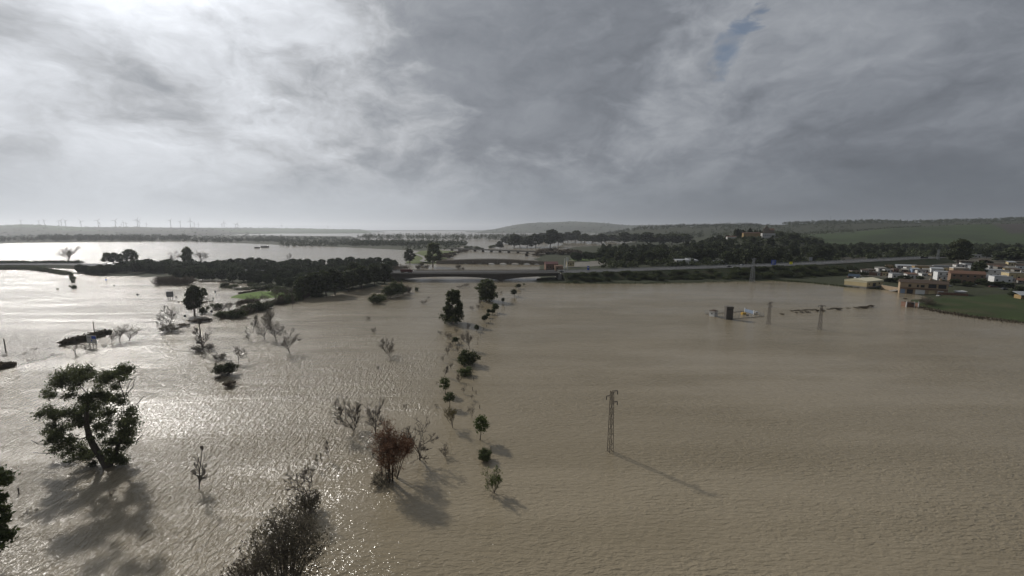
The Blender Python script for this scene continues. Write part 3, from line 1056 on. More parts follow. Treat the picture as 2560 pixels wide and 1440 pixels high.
# planted row
T('young0', 1113, 984, 942, 32, 'young_tree', 'rounded green young tree, greenest of the planted row, small leafy crown')
T('young1', 1124, 1019, 980, 34, 'young_tree', 'flat-topped green young tree next along from the rounded green one')
T('yellowvase', 1133, 1069, 1016, 44, 'young_tree', 'yellowish V-shaped young tree with sparse leaves in planted row')
T('vase0', 1180, 1045, 1004, 30, 'young_tree', 'small fan-headed young tree with thin stem by a fence post')
T('young2', 1200, 1100, 1036, 44, 'young_tree', 'lanky young tree with long bare stem and tufted drooping head')
T('greenthicket', 1212, 1149, 1122, 38, 'shrub', 'dark spiky round shrub alone in tan water', 'shrub')
T('olivefan', 1236, 1232, 1172, 46, 'young_tree', 'olive twiggy fan-shaped small tree, last of the planted row')
T('bush0', 1170, 910, 872, 46, 'shrub', 'large dense dark green rounded bush in the drowned row', 'shrub')
T('bush2', 1165, 939, 917, 34, 'shrub', 'low dark bush beside the largest rounded bush', 'shrub')
T('palebare0', 1175, 872, 818, 44, 'bare_tree', 'pale leafless broom-shaped tree rising behind the large rounded bush')
T('vase1', 1118, 893, 860, 22, 'bare_tree', 'small grey leafless tree on thin stem left of the rounded bush')
T('thin1', 1110, 942, 912, 22, 'bare_tree', 'small leafless twig tree above the rounded green young tree')
T('citrus0', 1138, 860, 842, 22, 'young_tree', 'small dark umbrella-headed tree left of the pale broom-shaped tree')
T('fan1', 1122, 846, 830, 26, 'shrub', 'sprawling bare shrub left of the small umbrella-headed tree', 'shrub')
T('fan0', 971, 890, 843, 48, 'bare_tree', 'lone leafless fan-shaped tree in open tan water')
GRP = 'small dark trees along the drowned fence'
for i, (x, b_, tp, wp) in enumerate(((1191, 829, 811, 15), (1210, 806, 787, 17), (1219, 795, 782, 14), (1222, 786, 772, 13), (1237, 782, 758, 20), (1232, 786, 772, 14),
                                     (1257, 757, 744, 11), (1286, 741, 723, 19), (1297, 722, 709, 16), (1310, 714, 708, 6), (1290, 718, 714, 8))):
    T('citrus%d' % (i % 3), x, b_, tp, wp, 'young_tree', 'small round dark tree standing beside the line of drowned fence posts', 'tree', GRP)
T('eucalyptus0', 1131, 806, 724, 54, 'eucalyptus_tree', 'tall dark conical eucalyptus with skirted base in tan water')
T('bush3', 1130, 808, 768, 44, 'shrub', 'dark bushy undergrowth skirting the tall conical eucalyptus', 'shrub')
T('eucalyptus1', 1216, 752, 697, 54, 'eucalyptus_tree', 'broad dark eucalyptus standing in water just below the motorway bridge')
T('bush0', 1216, 752, 722, 40, 'shrub', 'dark undergrowth around the foot of the broad eucalyptus below the bridge', 'shrub')
T('eucalyptus2', 487, 789, 714, 52, 'eucalyptus_tree', 'tall dark eucalyptus with bare lower trunk beside the rear-facing billboard')
T('eucalyptus0', 512, 745, 719, 18, 'eucalyptus_tree', 'small dark tree just behind the tall eucalyptus by billboard')
T('bush1', 508, 784, 766, 18, 'shrub', 'small round shrub right of the tall eucalyptus trunk', 'shrub')
T('scrub0', 505, 805, 797, 44, 'shrub', 'low dark brush at the foot of the tall eucalyptus', 'shrub')
T('bare1', 427, 822, 766, 56, 'bare_tree', 'leafless tree growing from a dark brushy hump')
T('thicket0', 425, 830, 806, 50, 'shrub', 'dark brushy hump under a leafless tree', 'shrub')
T('scrub1', 460, 816, 809, 26, 'shrub', 'thin brush tail trailing right of the dark hump', 'shrub')
T('thin0', 506, 872, 795, 60, 'bare_tree', 'leafless upright tree on a low bank with brushwood piled round it')
T('thicket0', 508, 876, 860, 58, 'shrub', 'piled dark brushwood under an upright leafless tree', 'shrub')
T('thicket0', 548, 899, 882, 34, 'shrub', 'dark half-drowned bush nearest the brushwood pile', 'shrub')
T('greenthicket', 565, 938, 905, 52, 'shrub', 'large dark half-drowned bush with jagged outline', 'shrub')
T('scrub1', 545, 950, 942, 14, 'shrub', 'tiny dark tuft below the large jagged bush', 'shrub')
T('scrub0', 570, 967, 954, 34, 'shrub', 'low flat dark tuft farthest from the brushwood pile', 'shrub')
T('twisted0', 597, 908, 866, 40, 'bare_tree', 'thin crooked leafless tree leaning over the dark half-drowned bushes')
T('bare2', 725, 882, 823, 52, 'bare_tree', 'leafless V-branched tree with dense dark twigs in glittering water')
T('bare1', 662, 848, 790, 44, 'bare_tree', 'leafless tree in the thicket of bare trees, denser and lower')
T('palebare1', 678, 822, 770, 48, 'bare_tree', 'tallest leafless tree of the thicket of bare trees')
T('bare0', 690, 852, 800, 48, 'bare_tree', 'leafless tree at the right of the thicket, branches from the waterline')
T('thin1', 631, 829, 786, 26, 'bare_tree', 'thin sparse leafless tree left of the bare thicket')
T('thin0', 622, 852, 815, 16, 'bare_tree', 'slight leafless sapling standing apart left of the bare thicket')
for i, (x, b_, tp, wp) in enumerate(((940, 758, 733, 28), (954, 752, 735, 22))):
    T('bush%d' % i, x, b_, tp, wp, 'shrub', 'dark rounded willow bush at the end of the bush row below the bridge', 'shrub', 'end bushes of the row below the bridge')
for i, (x, b_, tp, wp) in enumerate(((972, 745, 713, 32), (990, 741, 700, 36), (1004, 736, 710, 26))):
    T('greenthicket', x, b_, tp, wp, 'shrub', 'tall dark willow bush, highest of the row below the bridge', 'shrub', 'tall bushes of the row below the bridge')
T('thicket1', 1022, 732, 713, 30, 'shrub', 'pale grey twiggy bush ending the bush row below the bridge', 'shrub')
T('bush3', 1041, 728, 717, 8, 'shrub', 'tiny dark bush standing off the pale twiggy one', 'shrub')
GRP = 'twig tufts in the open current'
for (x, b_, tp, wp) in ((1060, 760, 748, 20), (1071, 747, 740, 8), (935, 832, 818, 14), (921, 800, 790, 14), (945, 926, 912, 10), (1150, 720, 712, 20), (1165, 716, 708, 24), (1180, 775, 764, 12),
                        (1195, 772, 760, 12), (1100, 835, 826, 14), (1252, 734, 728, 9), (1013, 1020, 1010, 12), (1090, 1018, 1010, 12), (280, 1240, 1225, 20), (80, 1290, 1272, 30)):
    T('fan%d' % (x % 2), x, b_, tp, wp, 'twig_tuft', 'small tuft of bare twigs breaking the surface of open water', 'shrub', GRP)

GRP = 'thin bare saplings of the drowned row'
for i, (x, b_, tp, wp) in enumerate(((1128, 872, 852, 16), (1146, 884, 862, 16), (1150, 868, 846, 18), (1158, 852, 834, 16), (1108, 905, 884, 14), (1128, 925, 903, 16), (1148, 955, 932, 18), (1155, 905, 880, 16), (1160, 985, 962, 16), (1170, 822, 806, 14), (1205, 772, 760, 12), (1180, 1000, 984, 14), (1200, 760, 748, 12), (1140, 834, 818, 16))):
    T(('vase%d' % (i % 2)) if i % 3 else 'fan1', x, b_, tp, wp, 'bare_sapling', 'thin grey-brown leafless sapling among the drowned planted row', 'sapling', GRP)
# drowned hedge bank between the current and the side channel
GRP = 'bushes of the drowned hedge bank'
hedge = [(560, 792), (585, 797), (605, 790), (625, 782), (650, 775), (672, 768), (695, 762), (715, 756), (740, 750), (762, 745), (785, 742)]
for i, (x, y) in enumerate(hedge):
    for j in range(3):
        q = RNG.uniform(-9, 9)
        T(('greenthicket', 'thicket0', 'bush%d' % (i % 4), 'thicket1')[(i * 3 + j) % 4], x + q, y - q * 0.3 + RNG.uniform(-5, 2), y - q * 0.3 - RNG.uniform(10, 27), RNG.uniform(20, 42),
          'shrub', 'dark shrub in the hedge bank between grass island and muddy current', 'shrub', GRP)
GRP = 'leafless trees in the hedge bank'
for i, (x, y, tp, wp) in enumerate(((552, 785, 758, 36), (575, 780, 752, 36), (600, 775, 748, 36), (632, 766, 738, 40), (655, 758, 732, 40), (690, 748, 722, 44), (716, 742, 716, 44), (742, 738, 712, 44), (765, 732, 708, 44))):
    T('palebare%d' % (i % 2) if i % 3 else 'bare2', x, y, tp, wp, 'bare_tree', 'leafless grey tree growing out of the drowned hedge bank', 'tree', GRP)
T('thin1', 731, 772, 735, 14, 'bare_tree', 'lone dead pale trunk standing in water off the hedge bank')
T('bush1', 545, 772, 757, 20, 'shrub', 'small dark tapering bush at the tip of the hedge bank', 'shrub')
for i, (x, b_, tp, wp) in enumerate(((560, 719, 706, 22), (580, 720, 710, 22))):
    T('bush%d' % (i + 2), x, b_, tp, wp, 'shrub', 'one of two neat domed bushes in shallow water before the pines', 'shrub', 'domed pair before the pines')
GRP = 'low bushes before the pine grove'
for (x, b_, tp, wp) in ((655, 723, 713, 40), (680, 722, 708, 34), (632, 714, 706, 26), (700, 728, 714, 40), (735, 733, 716, 44), (620, 722, 717, 50), (640, 704, 696, 30), (605, 708, 703, 26), (725, 716, 706, 30)):
    T('bush%d' % (x % 4), x, b_, tp, wp, 'shrub', 'low dark bush on the shallows in front of the pine grove', 'shrub', GRP)
GRP = 'reddish willow scrub clump'
for k in range(14):
    x = 395 + k * 6.2
    T('thicket1', x, 708 + RNG.uniform(-2, 6), 692 + RNG.uniform(-4, 5), 30, 'shrub', 'brown leafless willow scrub massed in water before the pine grove', 'shrub', GRP)

# ================================================================== banks with brush on the left
def bank(name, label, pts, width, height, seed, n=900):
    """a low earth bank with rough brush, along ground points"""
    rng = np.random.RandomState(seed)
    P = [GT(x, y) for x, y in pts]
    o = np.array(P[0])
    root = thing(name, label, 'bank', (o[0], o[1], 0))
    mb = MB()
    ns, K = 8, 18
    Pa = np.array(P)
    f = np.linspace(0, len(P) - 1, K)
    line = np.stack([np.interp(f, np.arange(len(P)), Pa[:, i]) for i in range(2)], -1)
    vs = []
    for i in range(K):
        d = line[min(i + 1, K - 1)] - line[max(i - 1, 0)]
        nrm = np.array([-d[1], d[0]]) / (np.linalg.norm(d) + 1e-9)
        e = math.sin(math.pi * (i + 0.35) / (K - 0.3)) ** 0.6
        for j in range(ns):
            a = math.pi * j / (ns - 1)
            q = line[i] + nrm * math.cos(a) * width * 0.5 * e * (1 + 0.2 * rng.normal())
            vs.append((q[0] - o[0], q[1] - o[1], math.sin(a) * height * 0.6 * e * (1 + 0.2 * rng.normal()) - 0.15))
    qs = [(i * ns + j, i * ns + j + 1, (i + 1) * ns + j + 1, (i + 1) * ns + j) for i in range(K - 1) for j in range(ns - 1)]
    mb.add(vs, qs)
    link('earth', mb.mesh(name + '_earth', M['soil'], True), root)
    C = [(line[i][0] - o[0], line[i][1] - o[1], height * 0.5) for i in range(1, K - 1)]
    e = [math.sin(math.pi * (i + 0.35) / (K - 0.3)) ** 0.6 for i in range(1, K - 1)]
    L = np.linalg.norm(line[1] - line[0])
    R_ = [(max(width * 0.45 * q, L * 0.7),) * 2 + (height * 0.6 * q,) for q in e]
    V, Q = leaf_quads(rng, C, R_, n, 0.45, 2.2)
    V[:, 2] = np.abs(V[:, 2])
    link('brush', mesh_np(name + '_brush', V, [Q], M['scrub']), root)
    return root


bank('brush_bank', 'long dark brush-covered bank passing behind the white billboard', [(146, 866), (180, 858), (220, 850), (255, 838), (282, 834)], 5.0, 2.2, 3, 2600)
bank('brush_bank', 'short dark bank with clean tapering tip where foam line starts', [(-60, 925), (-20, 922), (10, 920), (42, 914)], 4.0, 1.7, 4, 1500)
bank('brush_bank', 'thin drowned kerb line with weeds right of the billboard back', [(445, 755), (475, 758), (505, 758), (536, 753)], 1.6, 0.6, 9, 260)
bank('brush_bank', 'thin brush line in shallow water left of the grass island', [(660, 724), (640, 728), (610, 733), (595, 735)], 3.0, 1.2, 6, 500)
bank('brush_bank', 'short dark hedge strip between grass island and hedge bank', [(592, 762), (610, 757), (650, 754)], 4.5, 2.0, 8, 900)
T('bare0', 300, 856, 815, 46, 'bare_tree', 'leafless spreading tree right of the white billboard, nearest to it')
T('bare2', 322, 853, 812, 46, 'bare_tree', 'leafless spreading tree at the end of the row right of white billboard')
T('thin1', 280, 860, 826, 22, 'bare_tree', 'forked dead trunk immediately right of the white billboard')
T('twisted1', 190, 886, 850, 56, 'bare_tree', 'low crooked leafless tree in water left of the white billboard')
T('twisted0', 214, 880, 862, 34, 'bare_tree', 'small drooping leafless shrub tree at the billboard legs')
for (x, b_, tp, wp) in ((85, 876, 869, 20), (60, 887, 880, 12), (78, 905, 897, 16), (12, 892, 886, 10), (262, 868, 858, 12), (130, 889, 884, 12)):
    T('fan0', x, b_, tp, wp, 'twig_tuft', 'scrap of twigs beside the long bank in the glitter', 'shrub', 'twig scraps by the long bank')
for (x, b_, tp, wp) in ((178, 692, 682, 10), (181, 700, 690, 11), (183, 707, 699, 7), (185, 722, 712, 11), (144, 724, 720, 4)):
    T('bush%d' % (x % 4), x, b_, tp, wp, 'shrub', 'little dark bush on the line of posts off the causeway end', 'shrub', 'bushes off the causeway end')

# ================================================================== pine grove
GRP = 'umbrella pines of the grove'
rng = random.Random(11)
spots = []
top_line = ([190, 230, 300, 350, 420, 500, 560, 640, 700, 780, 860, 920, 990], [652, 655, 650, 646, 645, 648, 644, 640, 645, 644, 640, 638, 642])
bot_line = ([190, 230, 300, 350, 420, 500, 560, 640, 700, 780, 860, 920, 990], [680, 692, 686, 690, 695, 699, 702, 708, 718, 726, 722, 712, 698])
x = 196.0
for rowf in (0.0, 0.22, 0.45, 0.72, 1.0):
    x = 196 + rng.uniform(0, 14)
    while x < 985:
        if not (rowf > 0.6 and x < 420):
            t0, b0 = np.interp(x, *top_line), np.interp(x, *bot_line)
            yb = (t0 + 28) * (1 - rowf) + b0 * rowf if b0 > t0 + 28 else b0
            spots.append((x + rng.uniform(-4, 4), yb + rng.uniform(-2, 2), rowf))
        x += rng.uniform(15, 20) * (1 + rowf * 0.3)
for i, (x, yb, rowf) in enumerate(spots):
    p = GT(x, yb)
    hgt = rng.uniform(9.0, 12.5) * (0.9 if rowf > 0.6 else 1)
    if x < 300:
        hgt *= 0.72
    plant('pine%d' % (i % 4), p, hgt, hgt * rng.uniform(0.9, 1.15), 'pine_tree', 'dark round-headed umbrella pine in the flooded grove left of the bridge', 'tree', GRP, rng.uniform(0, 6.28))
GRP = 'tall gums at the end of the grove'
for i, (x, b_, tp, wp) in enumerate(((786, 742, 682, 60), (815, 740, 676, 56), (838, 738, 672, 60), (872, 728, 672, 54), (905, 722, 664, 50), (935, 714, 660, 44), (962, 708, 660, 40), (760, 745, 690, 50), (890, 716, 655, 44))):
    T('forest%d' % (i % 4), x, b_, tp, wp, 'eucalyptus_tree', 'tall dark tree at the water edge between pine grove and bridge', 'tree', GRP)
T('bare0', 172, 658, 616, 56, 'bare_tree', 'large rounded leafless tree beside the causeway road against bright lake')
for i, (x, b_, tp, wp) in enumerate(((266, 662, 631, 22), (285, 662, 631, 26), (300, 660, 634, 20))):
    T('eucalyptus%d' % i, x, b_, tp, wp, 'eucalyptus_tree', 'ragged tree standing above the low left end of the pine grove', 'tree', 'ragged trees above the grove end')
T('eucalyptus1', 327, 660, 622, 34, 'eucalyptus_tree', 'flat-topped open tree rising above the pines, widest of the tall ones')
T('eucalyptus2', 467, 662, 617, 30, 'eucalyptus_tree', 'tallest leafy tree rising above the pines against the bright lake')
T('bare2', 440, 658, 628, 30, 'bare_tree', 'leafless tree left of the tallest leafy tree over the pines')
T('palebare1', 500, 658, 626, 40, 'bare_tree', 'sparse tree right of the tallest leafy tree over the pines')
T('bare1', 724, 652, 632, 14, 'bare_tree', 'tiny leafless treetop showing above the pine canopy')
T('eucalyptus2', 1025, 660, 622, 30, 'eucalyptus_tree', 'dark columnar tree by the bend of the pale track', 'tree')
T('eucalyptus0', 1082, 668, 606, 46, 'eucalyptus_tree', 'tallest dark tree at the left end of the old arched bridge', 'tree')
GRP = 'grey bushes by the old bridge'
for (x, b_, tp, wp) in ((1000, 676, 660, 30), (1015, 674, 662, 26), (1045, 672, 662, 30), (1065, 670, 662, 24), (985, 680, 664, 30), (1145, 671, 660, 20), (1158, 673, 668, 14), (1055, 664, 655, 22)):
    T('thicket1', x, b_, tp, wp, 'shrub', 'grey leafless bush in water between motorway and old arched bridge', 'shrub', GRP)
GRP = 'brown scrub on the spit'
for (x, b_, tp, wp) in ((1105, 646, 636, 24), (1120, 645, 636, 22), (1112, 642, 632, 26), (1130, 638, 630, 24), (1145, 634, 628, 20), (1160, 631, 624, 20)):
    T('scrub%d' % (x % 2), x, b_, tp, wp, 'shrub', 'brown scrub bush on the spit upstream of the old bridge', 'shrub', GRP)

# shrubs along the causeway on the far left
GRP = 'shrubs along the causeway'
for k in range(34):
    x = -60 + k * 7.6
    T('bush%d' % (k % 4), x, 659, 659 - RNG.uniform(5, 9), RNG.uniform(14, 22), 'shrub', 'low dark shrub along the far edge of the causeway road', 'shrub', GRP)
GRP = 'shrubs on the near causeway slope'
for k in range(32):
    x = -60 + k * 7.4
    yb = 674 + max(0, (x - 80)) * 0.16
    if x < 178:
        T('bush%d' % (k % 4), x, yb + RNG.uniform(-2, 0), yb - RNG.uniform(7, 11), RNG.uniform(14, 24), 'shrub', 'low dark shrub on the water-side slope of the causeway', 'shrub', GRP)


# foam where the current spills over the drowned road edge
def foam(pts, seed):
    rng = np.random.RandomState(seed)
    P = np.array([G(x, y) for x, y in pts])
    K = 90
    f = np.linspace(0, len(P) - 1, K)
    line = np.stack([np.interp(f, np.arange(len(P)), P[:, i]) for i in range(2)], -1)
    mb = MB()
    for i in range(K - 1):
        if rng.rand() < 0.22:
            continue
        a, b_ = line[i], line[i + 1]
        d = (b_ - a) / (np.linalg.norm(b_ - a) + 1e-9)
        n = np.array([-d[1], d[0]])
        w0, w1 = rng.rand(2) * 0.5 + 0.1
        j = rng.normal() * 0.25
        mb.add([tuple(np.r_[a + n * (j - w0), 0.004]), tuple(np.r_[b_ + n * (j - w1), 0.004]), tuple(np.r_[(a + b_) / 2 + n * j, 0.10]), tuple(np.r_[b_ + n * (j + w1), 0.004]), tuple(np.r_[a + n * (j + w0), 0.004])],
               (), ((0, 1, 2), (1, 3, 2), (3, 4, 2), (4, 0, 2)))
    return mb
FM = mat('foam', (0.70, 0.68, 0.62), 0.6, 0.2, 1.5, 0.4)
for pts, lab in (([(44, 914), (80, 905), (112, 897), (160, 884)], 'broken white foam line running from the short dark bank'), ([(255, 868), (300, 858), (350, 848), (395, 832)], 'broken white foam line right of the white billboard')):
    tag(foam(pts, len(lab)).build('foam_line', FM), lab, 'foam', kind='stuff')

# ================================================================== motorway on its embankment
ROAD = [G(-700, 664, 2.6), G(-350, 662, 2.6), G(0, 660.5, 2.6), G(190, 661, 3.2), G(600, 672, 5.2), G(980, 680, 6.8), G(1400, 679, 6.8), G(1700, 670, 8.2), G(1971, 661, 10.4), G(2170, 651, 11.4), G(2330, 643, 11.6)]
ROAD = np.array(ROAD)


def spline(P, n):
    f = np.linspace(0, len(P) - 1, n)
    out = []
    for q in f:
        i = min(int(q), len(P) - 2)
        u = q - i
        p0, p1, p2, p3 = P[max(i - 1, 0)], P[i], P[i + 1], P[min(i + 2, len(P) - 1)]
        out.append(0.5 * ((2 * p1) + (-p0 + p2) * u + (2 * p0 - 5 * p1 + 4 * p2 - p3) * u * u + (-p0 + 3 * p1 - 3 * p2 + p3) * u ** 3))
    return np.array(out)


RS = spline(ROAD, 161)
RN = np.gradient(RS[:, :2], axis=0)
RN = np.stack([-RN[:, 1], RN[:, 0]], -1) / np.linalg.norm(RN, axis=1)[:, None]      # points away from the camera


def road_at(x):
    """centre, normal and height of the road where its X is x"""
    return (np.interp(x, RS[:, 0], RS[:, 1]), np.array([np.interp(x, RS[:, 0], RN[:, 0]), np.interp(x, RS[:, 0], RN[:, 1])]), np.interp(x, RS[:, 0], RS[:, 2]))


def loft(idx, prof, m, name, smooth=False):
    """prof: list of (offset from centre line, height above road)"""
    vs, qs = [], []
    k = len(prof)
    for a, i in enumerate(idx):
        for o_, h_ in prof:
            zz = RS[i, 2] + h_ if h_ > -90 else -1.6
            vs.append((RS[i, 0] + RN[i, 0] * o_, RS[i, 1] + RN[i, 1] * o_, zz))
        if a:
            for j in range(k - 1):
                qs.append(((a - 1) * k + j, a * k + j, a * k + j + 1, (a - 1) * k + j + 1))
    mb = MB()
    mb.add(vs, qs)
    return mb.mesh(name, m, smooth)


BX0, BX1 = G(985, 697)[0], G(1392, 697)[0]                # bridge runs between these
left_i = [i for i in range(161) if RS[i, 0] <= BX0]
right_i = [i for i in range(161) if RS[i, 0] >= BX1]
emb_prof = [(-60, -99), (-13, 0.0), (13, 0.0), (40, -99)]
def emb(idx, name):
    vs, qs = [], []
    for a, i in enumerate(idx):
        z = RS[i, 2]
        near = 12.6 + (z + 1.6) * (2.3 if RS[i, 0] > 0 else 1.8)
        for o_, zz in ((-near, -1.6), (-12.6 - (near - 12.6) * 0.45, (z + 1.6) * 0.50 - 1.6 + 0.25), (-12.6, z - 0.05), (12.6, z - 0.05), (12.6 + (z + 1.6) * 1.8, -1.6)):
            vs.append((RS[i, 0] + RN[i, 0] * o_, RS[i, 1] + RN[i, 1] * o_, zz))
        if a:
            qs += [((a - 1) * 5 + j, a * 5 + j, a * 5 + j + 1, (a - 1) * 5 + j + 1) for j in range(4)]
    k = len(vs)
    mb = MB()
    # end face towards the bridge
    mb.add(vs, qs, ())
    e = 0 if idx[0] in right_i else (len(idx) - 1) * 5
    mb.q.append((e, e + 1, e + 3, e + 4))
    mb.q.append((e + 1, e + 2, e + 3, e + 3)) if False else mb.t.append((e + 1, e + 2, e + 3))
    return tag(mb.build(name, M['verge']), kind='structure')
emb(left_i, 'embankment')
emb(right_i, 'embankment')
for idx in (left_i, right_i):
    tag(link('road', loft(idx, [(-11.6, 0.03), (11.6, 0.03)], M['asphalt'], 'road')), kind='structure')
    for o_ in (-10.8, -1.6, 1.6, 10.8):
        tag(link('road_marking', loft(idx, [(o_ - 0.15, 0.05), (o_ + 0.15, 0.05)], M['white'], 'road_marking')), kind='structure')
# guard rails of the embankment
for side, lab in ((-12.0, 'guard rail on the water side of motorway'), (12.0, 'guard rail on the far side of motorway'), (0.0, 'central guard rail of motorway')):
    for idx, where in ((left_i, 'left of bridge'), (right_i, 'right of bridge')):
        r = thing('guard_rail', lab + ' ' + where, 'guard rail')
        link('rail', loft(idx, [(side - 0.04, 0.45), (side - 0.04, 0.80), (side + 0.04, 0.80), (side + 0.04, 0.45)], M['galv'], 'rail'), r)
        mb = MB()
        for i in idx[::2]:
            c = RS[i, :2] + RN[i] * (side + 0.12)
            mb.box(c[0] - 0.07, c[0] + 0.07, c[1] - 0.05, c[1] + 0.05, RS[i, 2], RS[i, 2] + 0.75)
        tag(mb.build('posts', M['galv'], r), kind='stuff')

# ------------------------------------------------------------------ motorway bridge
def motorway_bridge():
    root = thing('motorway_bridge', 'long low concrete motorway bridge with haunched girder over the brown river', 'bridge', (0, 0, 0))
    xs = np.linspace(BX0, BX1, 71)
    px_p = [G(x, 697)[0] for x in (1005, 1253)]
    span_r = G(1400, 697)[0]
    def soffit(x):
        if x < px_p[0]:
            return 1.2
        a, b_ = (px_p[0], px_p[1]) if x < px_p[1] else (px_p[1], px_p[1] + 2 * (span_r - px_p[1]) * 0.92)
        u = (x - a) / (b_ - a) * 2 - 1
        return 3.9 - 3.2 * abs(u) ** 2.4
    vs, qs = [], []
    for k, x in enumerate(xs):
        yc, n, z = road_at(x)
        sf = min(soffit(x), z - 1.6)
        for o_, zz in ((-12.4, z - 0.05), (-12.4, z - 0.7), (-10.6, z - 0.95), (-10.0, sf), (10.0, sf), (10.6, z - 0.95), (12.4, z - 0.7), (12.4, z - 0.05)):
            vs.append((x + n[0] * o_, yc + n[1] * o_, zz))
        if k:
            a, b_ = (k - 1) * 8, k * 8
            for j in range(8):
                qs.append((a + j, b_ + j, b_ + (j + 1) % 8, a + (j + 1) % 8))
    mb = MB()
    mb.add(vs, qs)
    n_ = (len(xs) - 1) * 8
    for e in (0, n_):
        mb.q.append((e, e + 1, e + 6, e + 7)); mb.q.append((e + 2, e + 3, e + 4, e + 5))
    mb.build('girder', M['dark_concrete'], root)
    dk = MB()
    vs, qs = [], []
    for k, x in enumerate(xs):
        yc, n, z = road_at(x)
        for o_ in (-11.6, 11.6):
            vs.append((x + n[0] * o_, yc + n[1] * o_, z + 0.03))
        if k:
            a = (k - 1) * 2
            qs.append((a, a + 2, a + 3, a + 1))
    dk.add(vs, qs)
    dk.build('road_surface', M['asphalt'], root)
    for side in (-12.1, 12.1, 0.0):
        kb = MB()
        P0 = [(x, *road_at(x)) for x in xs]
        for a, b_ in zip(P0[:-1], P0[1:]):
            A = (a[0] + a[2][0] * side, a[1] + a[2][1] * side, a[3] + 0.25)
            B = (b_[0] + b_[2][0] * side, b_[1] + b_[2][1] * side, b_[3] + 0.25)
            kb.bar(A, B, 0.45)
        kb.build('parapet', M['concrete'], root)
    for side in (-12.1, 12.1):
        rb = MB()
        for hgt in (0.75, 1.05, 1.35):
            for a, b_ in zip(P0[:-1], P0[1:]):
                rb.bar((a[0] + a[2][0] * side, a[1] + a[2][1] * side, a[3] + hgt), (b_[0] + b_[2][0] * side, b_[1] + b_[2][1] * side, b_[3] + hgt), 0.10)
        rl = rb.build('railing', M['rust'], root)
        for a in P0:
            pb = MB()
            pb.bar((a[0] + a[2][0] * side, a[1] + a[2][1] * side, a[3] + 0.4), (a[0] + a[2][0] * side, a[1] + a[2][1] * side, a[3] + 1.45), 0.13)
            pb.build('railing_post', M['rust'], rl)
    for x in px_p:
        yc, n, z = road_at(x)
        pb = MB()
        pb.box(x - 1.6, x + 1.6, yc - 9.5, yc + 9.5, -2.5, 1.4)
        pb.build('pier', M['dark_concrete'], root)
    for x, sg in ((BX0, -1), (BX1, 1)):
        yc, n, z = road_at(x)
        pb = MB()
        pb.box(x - 1.5 + sg * 1.2, x + 1.5 + sg * 1.2, yc - 12.3, yc + 12.3, -2.5, z - 0.8)
        pb.build('abutment', M['concrete'], root)
    for k in range(3):
        x = BX0 + (BX1 - BX0) * (0.3 + 0.25 * k)
        yc, n, z = road_at(x)
        lb = MB().bar((x, yc + 0.3, z + 0.3), (x, yc + 0.3, z + 5.0), 0.16, 0.1)
        lb.build('marker_post', M['galv'], root)
motorway_bridge()

# bushes on the embankment slope
GRP = 'bushes on the motorway slope'
rng = random.Random(31)
for k in range(150):
    x = rng.uniform(BX1 + 6, 330)
    yc, n, z = road_at(x)
    f = rng.uniform(0.12, 0.95)
    near = 12.6 + (z + 1.6) * 2.3
    o_ = -(12.6 + (near - 12.6) * f)
    zz = z * (1 - f) * 0.95
    hh = rng.uniform(1.4, 3.6) * (1.2 if x > 200 else 1)
    plant('bush%d' % (k % 4), (x + n[0] * o_, yc + n[1] * o_, max(zz - 0.2, 0)), hh, hh * rng.uniform(1.4, 2.2), 'shrub', 'dark shrub on the overgrown slope between motorway and floodwater', 'shrub', GRP, rng.uniform(0, 6.28))

